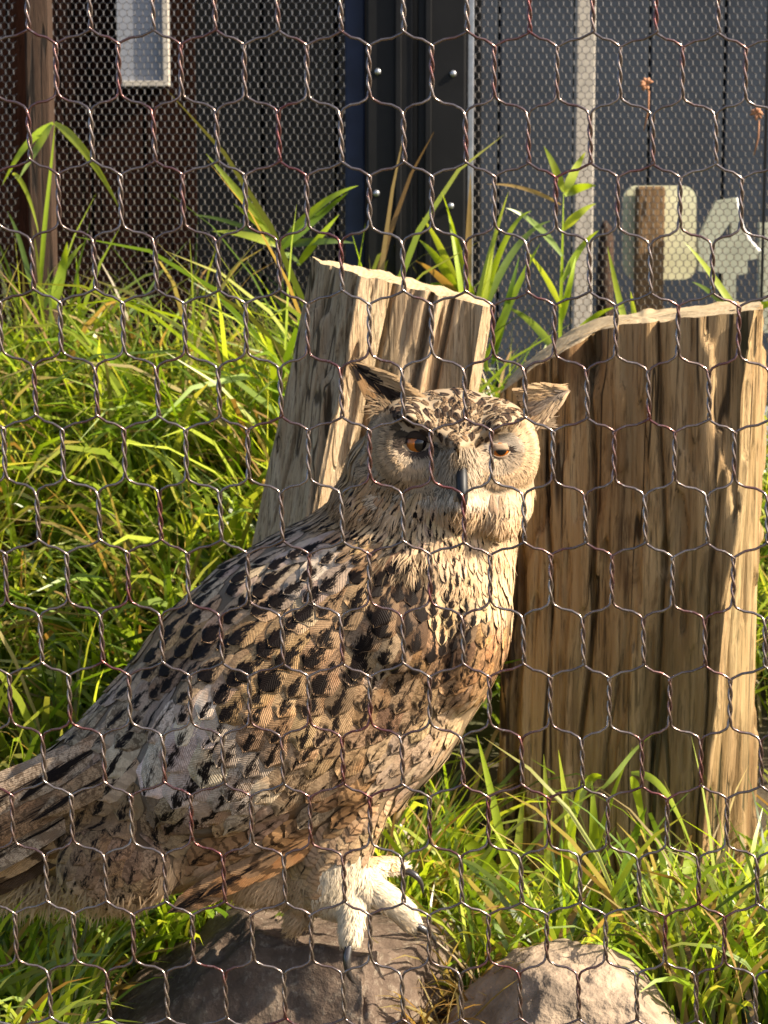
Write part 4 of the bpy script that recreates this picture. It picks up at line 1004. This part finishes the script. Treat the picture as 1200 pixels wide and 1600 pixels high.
ear((885, 605), (804, 602), (836, 664), -.040, -.03, rcol, 620, 'pale tan ear tuft swept out to the side')
it = []
for _ in range(260):
    t = random.random(); p = O(595 + 40 * t + random.uniform(-8, 8), 600 + 40 * t + 20 + random.uniform(-8, 14), -.05); a = R(random.uniform(150, 235)); 
    it.append((p, Vector((math.cos(a), -.3, -math.sin(a))).normalized(), Vector((0, -1, 0)), random.uniform(16, 34) * SO, 2.2 * SO, np.array((.55, .38, .22)) * random.uniform(.6, 1.2) if random.random() < .8 else np.array((.05, .04, .03)), random.uniform(-.2, .2)))
for _ in range(120):
    p = O(random.uniform(825, 850), random.uniform(640, 665), -.03); a = R(random.uniform(-40, 10))
    it.append((p, Vector((math.cos(a), -.2, -math.sin(a))).normalized(), Vector((0, -1, 0)), random.uniform(12, 26) * SO, 2.0 * SO, np.array((.55, .42, .28)) * random.uniform(.8, 1.1), random.uniform(-.2, .2)))
V, Fq, cc = strands(it); tag(mesh('ear_down', V, Fq, M['down'], owl, True, base, {'Col': cc}), kind='stuff')

# eyes ----------------------------------------------------------------------
def eye(ex, ey, rp, half_w, up, lo, gaze, lab, slant=0):
    loc, nor = hit(ex, ey); r = rp * SO; c = loc + Vector((0, r * .72, 0))
    c = Vector((W(ex, ey, c.y).x, c.y, W(ex, ey, c.y).z))
    bm = bmesh.new(); bmesh.ops.create_uvsphere(bm, u_segments=40, v_segments=28, radius=1)
    bm.verts.index_update(); vs = [v.co[:] for v in bm.verts]; fs = [[v.index for v in f.verts] for f in bm.faces]; bm.free()
    me = bpy.data.meshes.new('eye'); me.from_pydata(vs, [], fs); me.polygons.foreach_set('use_smooth', [True] * len(fs)); me.materials.append(M['eye'])
    o = bpy.data.objects.new('eye', me); C.objects.link(o); o.parent = owl; o.location = c - base; o.scale = (r, r, r)
    o.rotation_euler = (gaze[1], 0, gaze[0]); o['label'] = lab
    # lids: two curved skins over the ball, each an arc band in front of it
    for nm, sgn, lim in (('upper_lid', 1, up), ('lower_lid', -1, lo)):
        V = []; n = 18
        for k in (0, 1, 2, 3):
            for i in range(n + 1):
                t = i / n * 2 - 1; ax = t * half_w * (1 + .10 * k)
                yb = lim * (1 - abs(t) ** 2.2) if sgn > 0 else -lim * (1 - abs(t) ** 2.0)
                if nm == 'upper_lid': yb = lim * (1 - abs(t) ** 2.6) 
                yy = yb + sgn * k * rp * (.16 if sgn > 0 else .09) - (t * slant if sgn > 0 else 0)
                rr = r * (1.03 + .02 * k); xx, zz = ax * SO, yy * SO
                dep = math.sqrt(max(rr * rr - xx * xx - zz * zz, (rr * .25) ** 2)); V.append((c.x + xx, c.y - dep - (.0012 if k == 0 else .0004), c.z + zz))
        Fc = [(k * (n + 1) + i, k * (n + 1) + i + 1, (k + 1) * (n + 1) + i + 1, (k + 1) * (n + 1) + i) for k in range(3) for i in range(n)]
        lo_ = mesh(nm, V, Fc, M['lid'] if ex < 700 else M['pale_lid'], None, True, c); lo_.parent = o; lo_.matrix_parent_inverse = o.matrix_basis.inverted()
        lo_.location = c - base
        md = lo_.modifiers.new('t', 'SOLIDIFY'); md.thickness = .0007
    return o
eye(650, 692, 25, 23, 9.5, 13.5, (R(20), R(0)), 'orange eye with a large black pupil, in shade', 2.5)
eye(780, 703, 19, 15, 2.6, 8.0, (R(8), R(-8)), 'half shut amber eye on the sunlit side', -1.5)

# beak ----------------------------------------------------------------------
hb, hn = hit(716, 728); yb = hb.y - YO
V = []; nb = 14; 
for (x, y, dy, rx, rd) in ((716, 708, .004, 7, .006), (716, 722, -.004, 8.5, .009), (716, 738, -.010, 9, .010), (717, 752, -.014, 8, .009), (718, 761, -.012, 6, .007), (719, 769, -.008, 4, .004), (719, 775, -.003, 1.2, .0014)):
    c = O(x, y, yb + dy + .003); V += [(c.x + rx * SO * math.cos(q), c.y + rd * math.sin(q), c.z) for q in [6.2832 * i / nb for i in range(nb)]]
Fc = [(j * nb + i, j * nb + (i + 1) % nb, (j + 1) * nb + (i + 1) % nb, (j + 1) * nb + i) for j in range(6) for i in range(nb)] + [tuple(range(6 * nb, 7 * nb))]
mesh('beak', V, Fc, M['beak'], owl, True, V[0])
it = []
for _ in range(700):      # bristles that half hide the beak
    s_ = random.choice((-1, 1)); x = 716 + s_ * random.uniform(3, 26); y = random.uniform(698, 728 + abs(random.gauss(0, 10)))
    loc, nor = hit(x, y); 
    if loc is None: continue
    a = R(90 - s_ * random.uniform(-6, 34)); c = np.array((.48, .38, .27)) * random.uniform(.55, 1.15)
    it.append((loc, Vector((math.cos(a), -.22, -math.sin(a))).normalized(), nor, random.uniform(18, 34) * SO, 1.8 * SO, c, random.uniform(-.2, .2)))
V, Fq, cc = strands(it); tag(mesh('bristles', V, Fq, M['down'], owl, True, base, {'Col': cc}), kind='stuff')

# talons --------------------------------------------------------------------
for pts in ([(547, 1440, -.078, 7), (544, 1456, -.086, 6.5), (545, 1472, -.088, 5.5), (550, 1488, -.085, 4), (558, 1499, -.080, 1)],
            [(640, 1418, -.050, 8), (655, 1425, -.054, 7), (668, 1434, -.052, 5.5), (677, 1446, -.048, 3.5), (680, 1458, -.044, 1)],
            [(628, 1362, .004, 6.5), (641, 1363, .0, 6), (652, 1370, -.002, 5), (659, 1382, 0, 3.5), (661, 1398, .002, 1)],
            [(508, 1432, .03, 6), (498, 1440, .036, 5), (492, 1452, .038, 1)]):
    n = 12; P = [O(a, b, c) for a, b, c, _ in pts]; rr = [q[3] * SO for q in pts]; PP = []; RR = []
    for i in range(n + 1):
        f = i / n * (len(P) - 1); j = min(int(f), len(P) - 2); g_ = f - j
        p0, p1, p2, p3 = P[max(j - 1, 0)], P[j], P[j + 1], P[min(j + 2, len(P) - 1)]
        PP.append(.5 * ((2 * p1) + (p2 - p0) * g_ + (2 * p0 - 5 * p1 + 4 * p2 - p3) * g_ ** 2 + (3 * p1 - p0 - 3 * p2 + p3) * g_ ** 3)); RR.append(rr[j] * (1 - g_) + rr[j + 1] * g_)
    m = MB(); m.tube(PP, RR, 10); m.build('talon', M['talon'], owl, True, P[0])
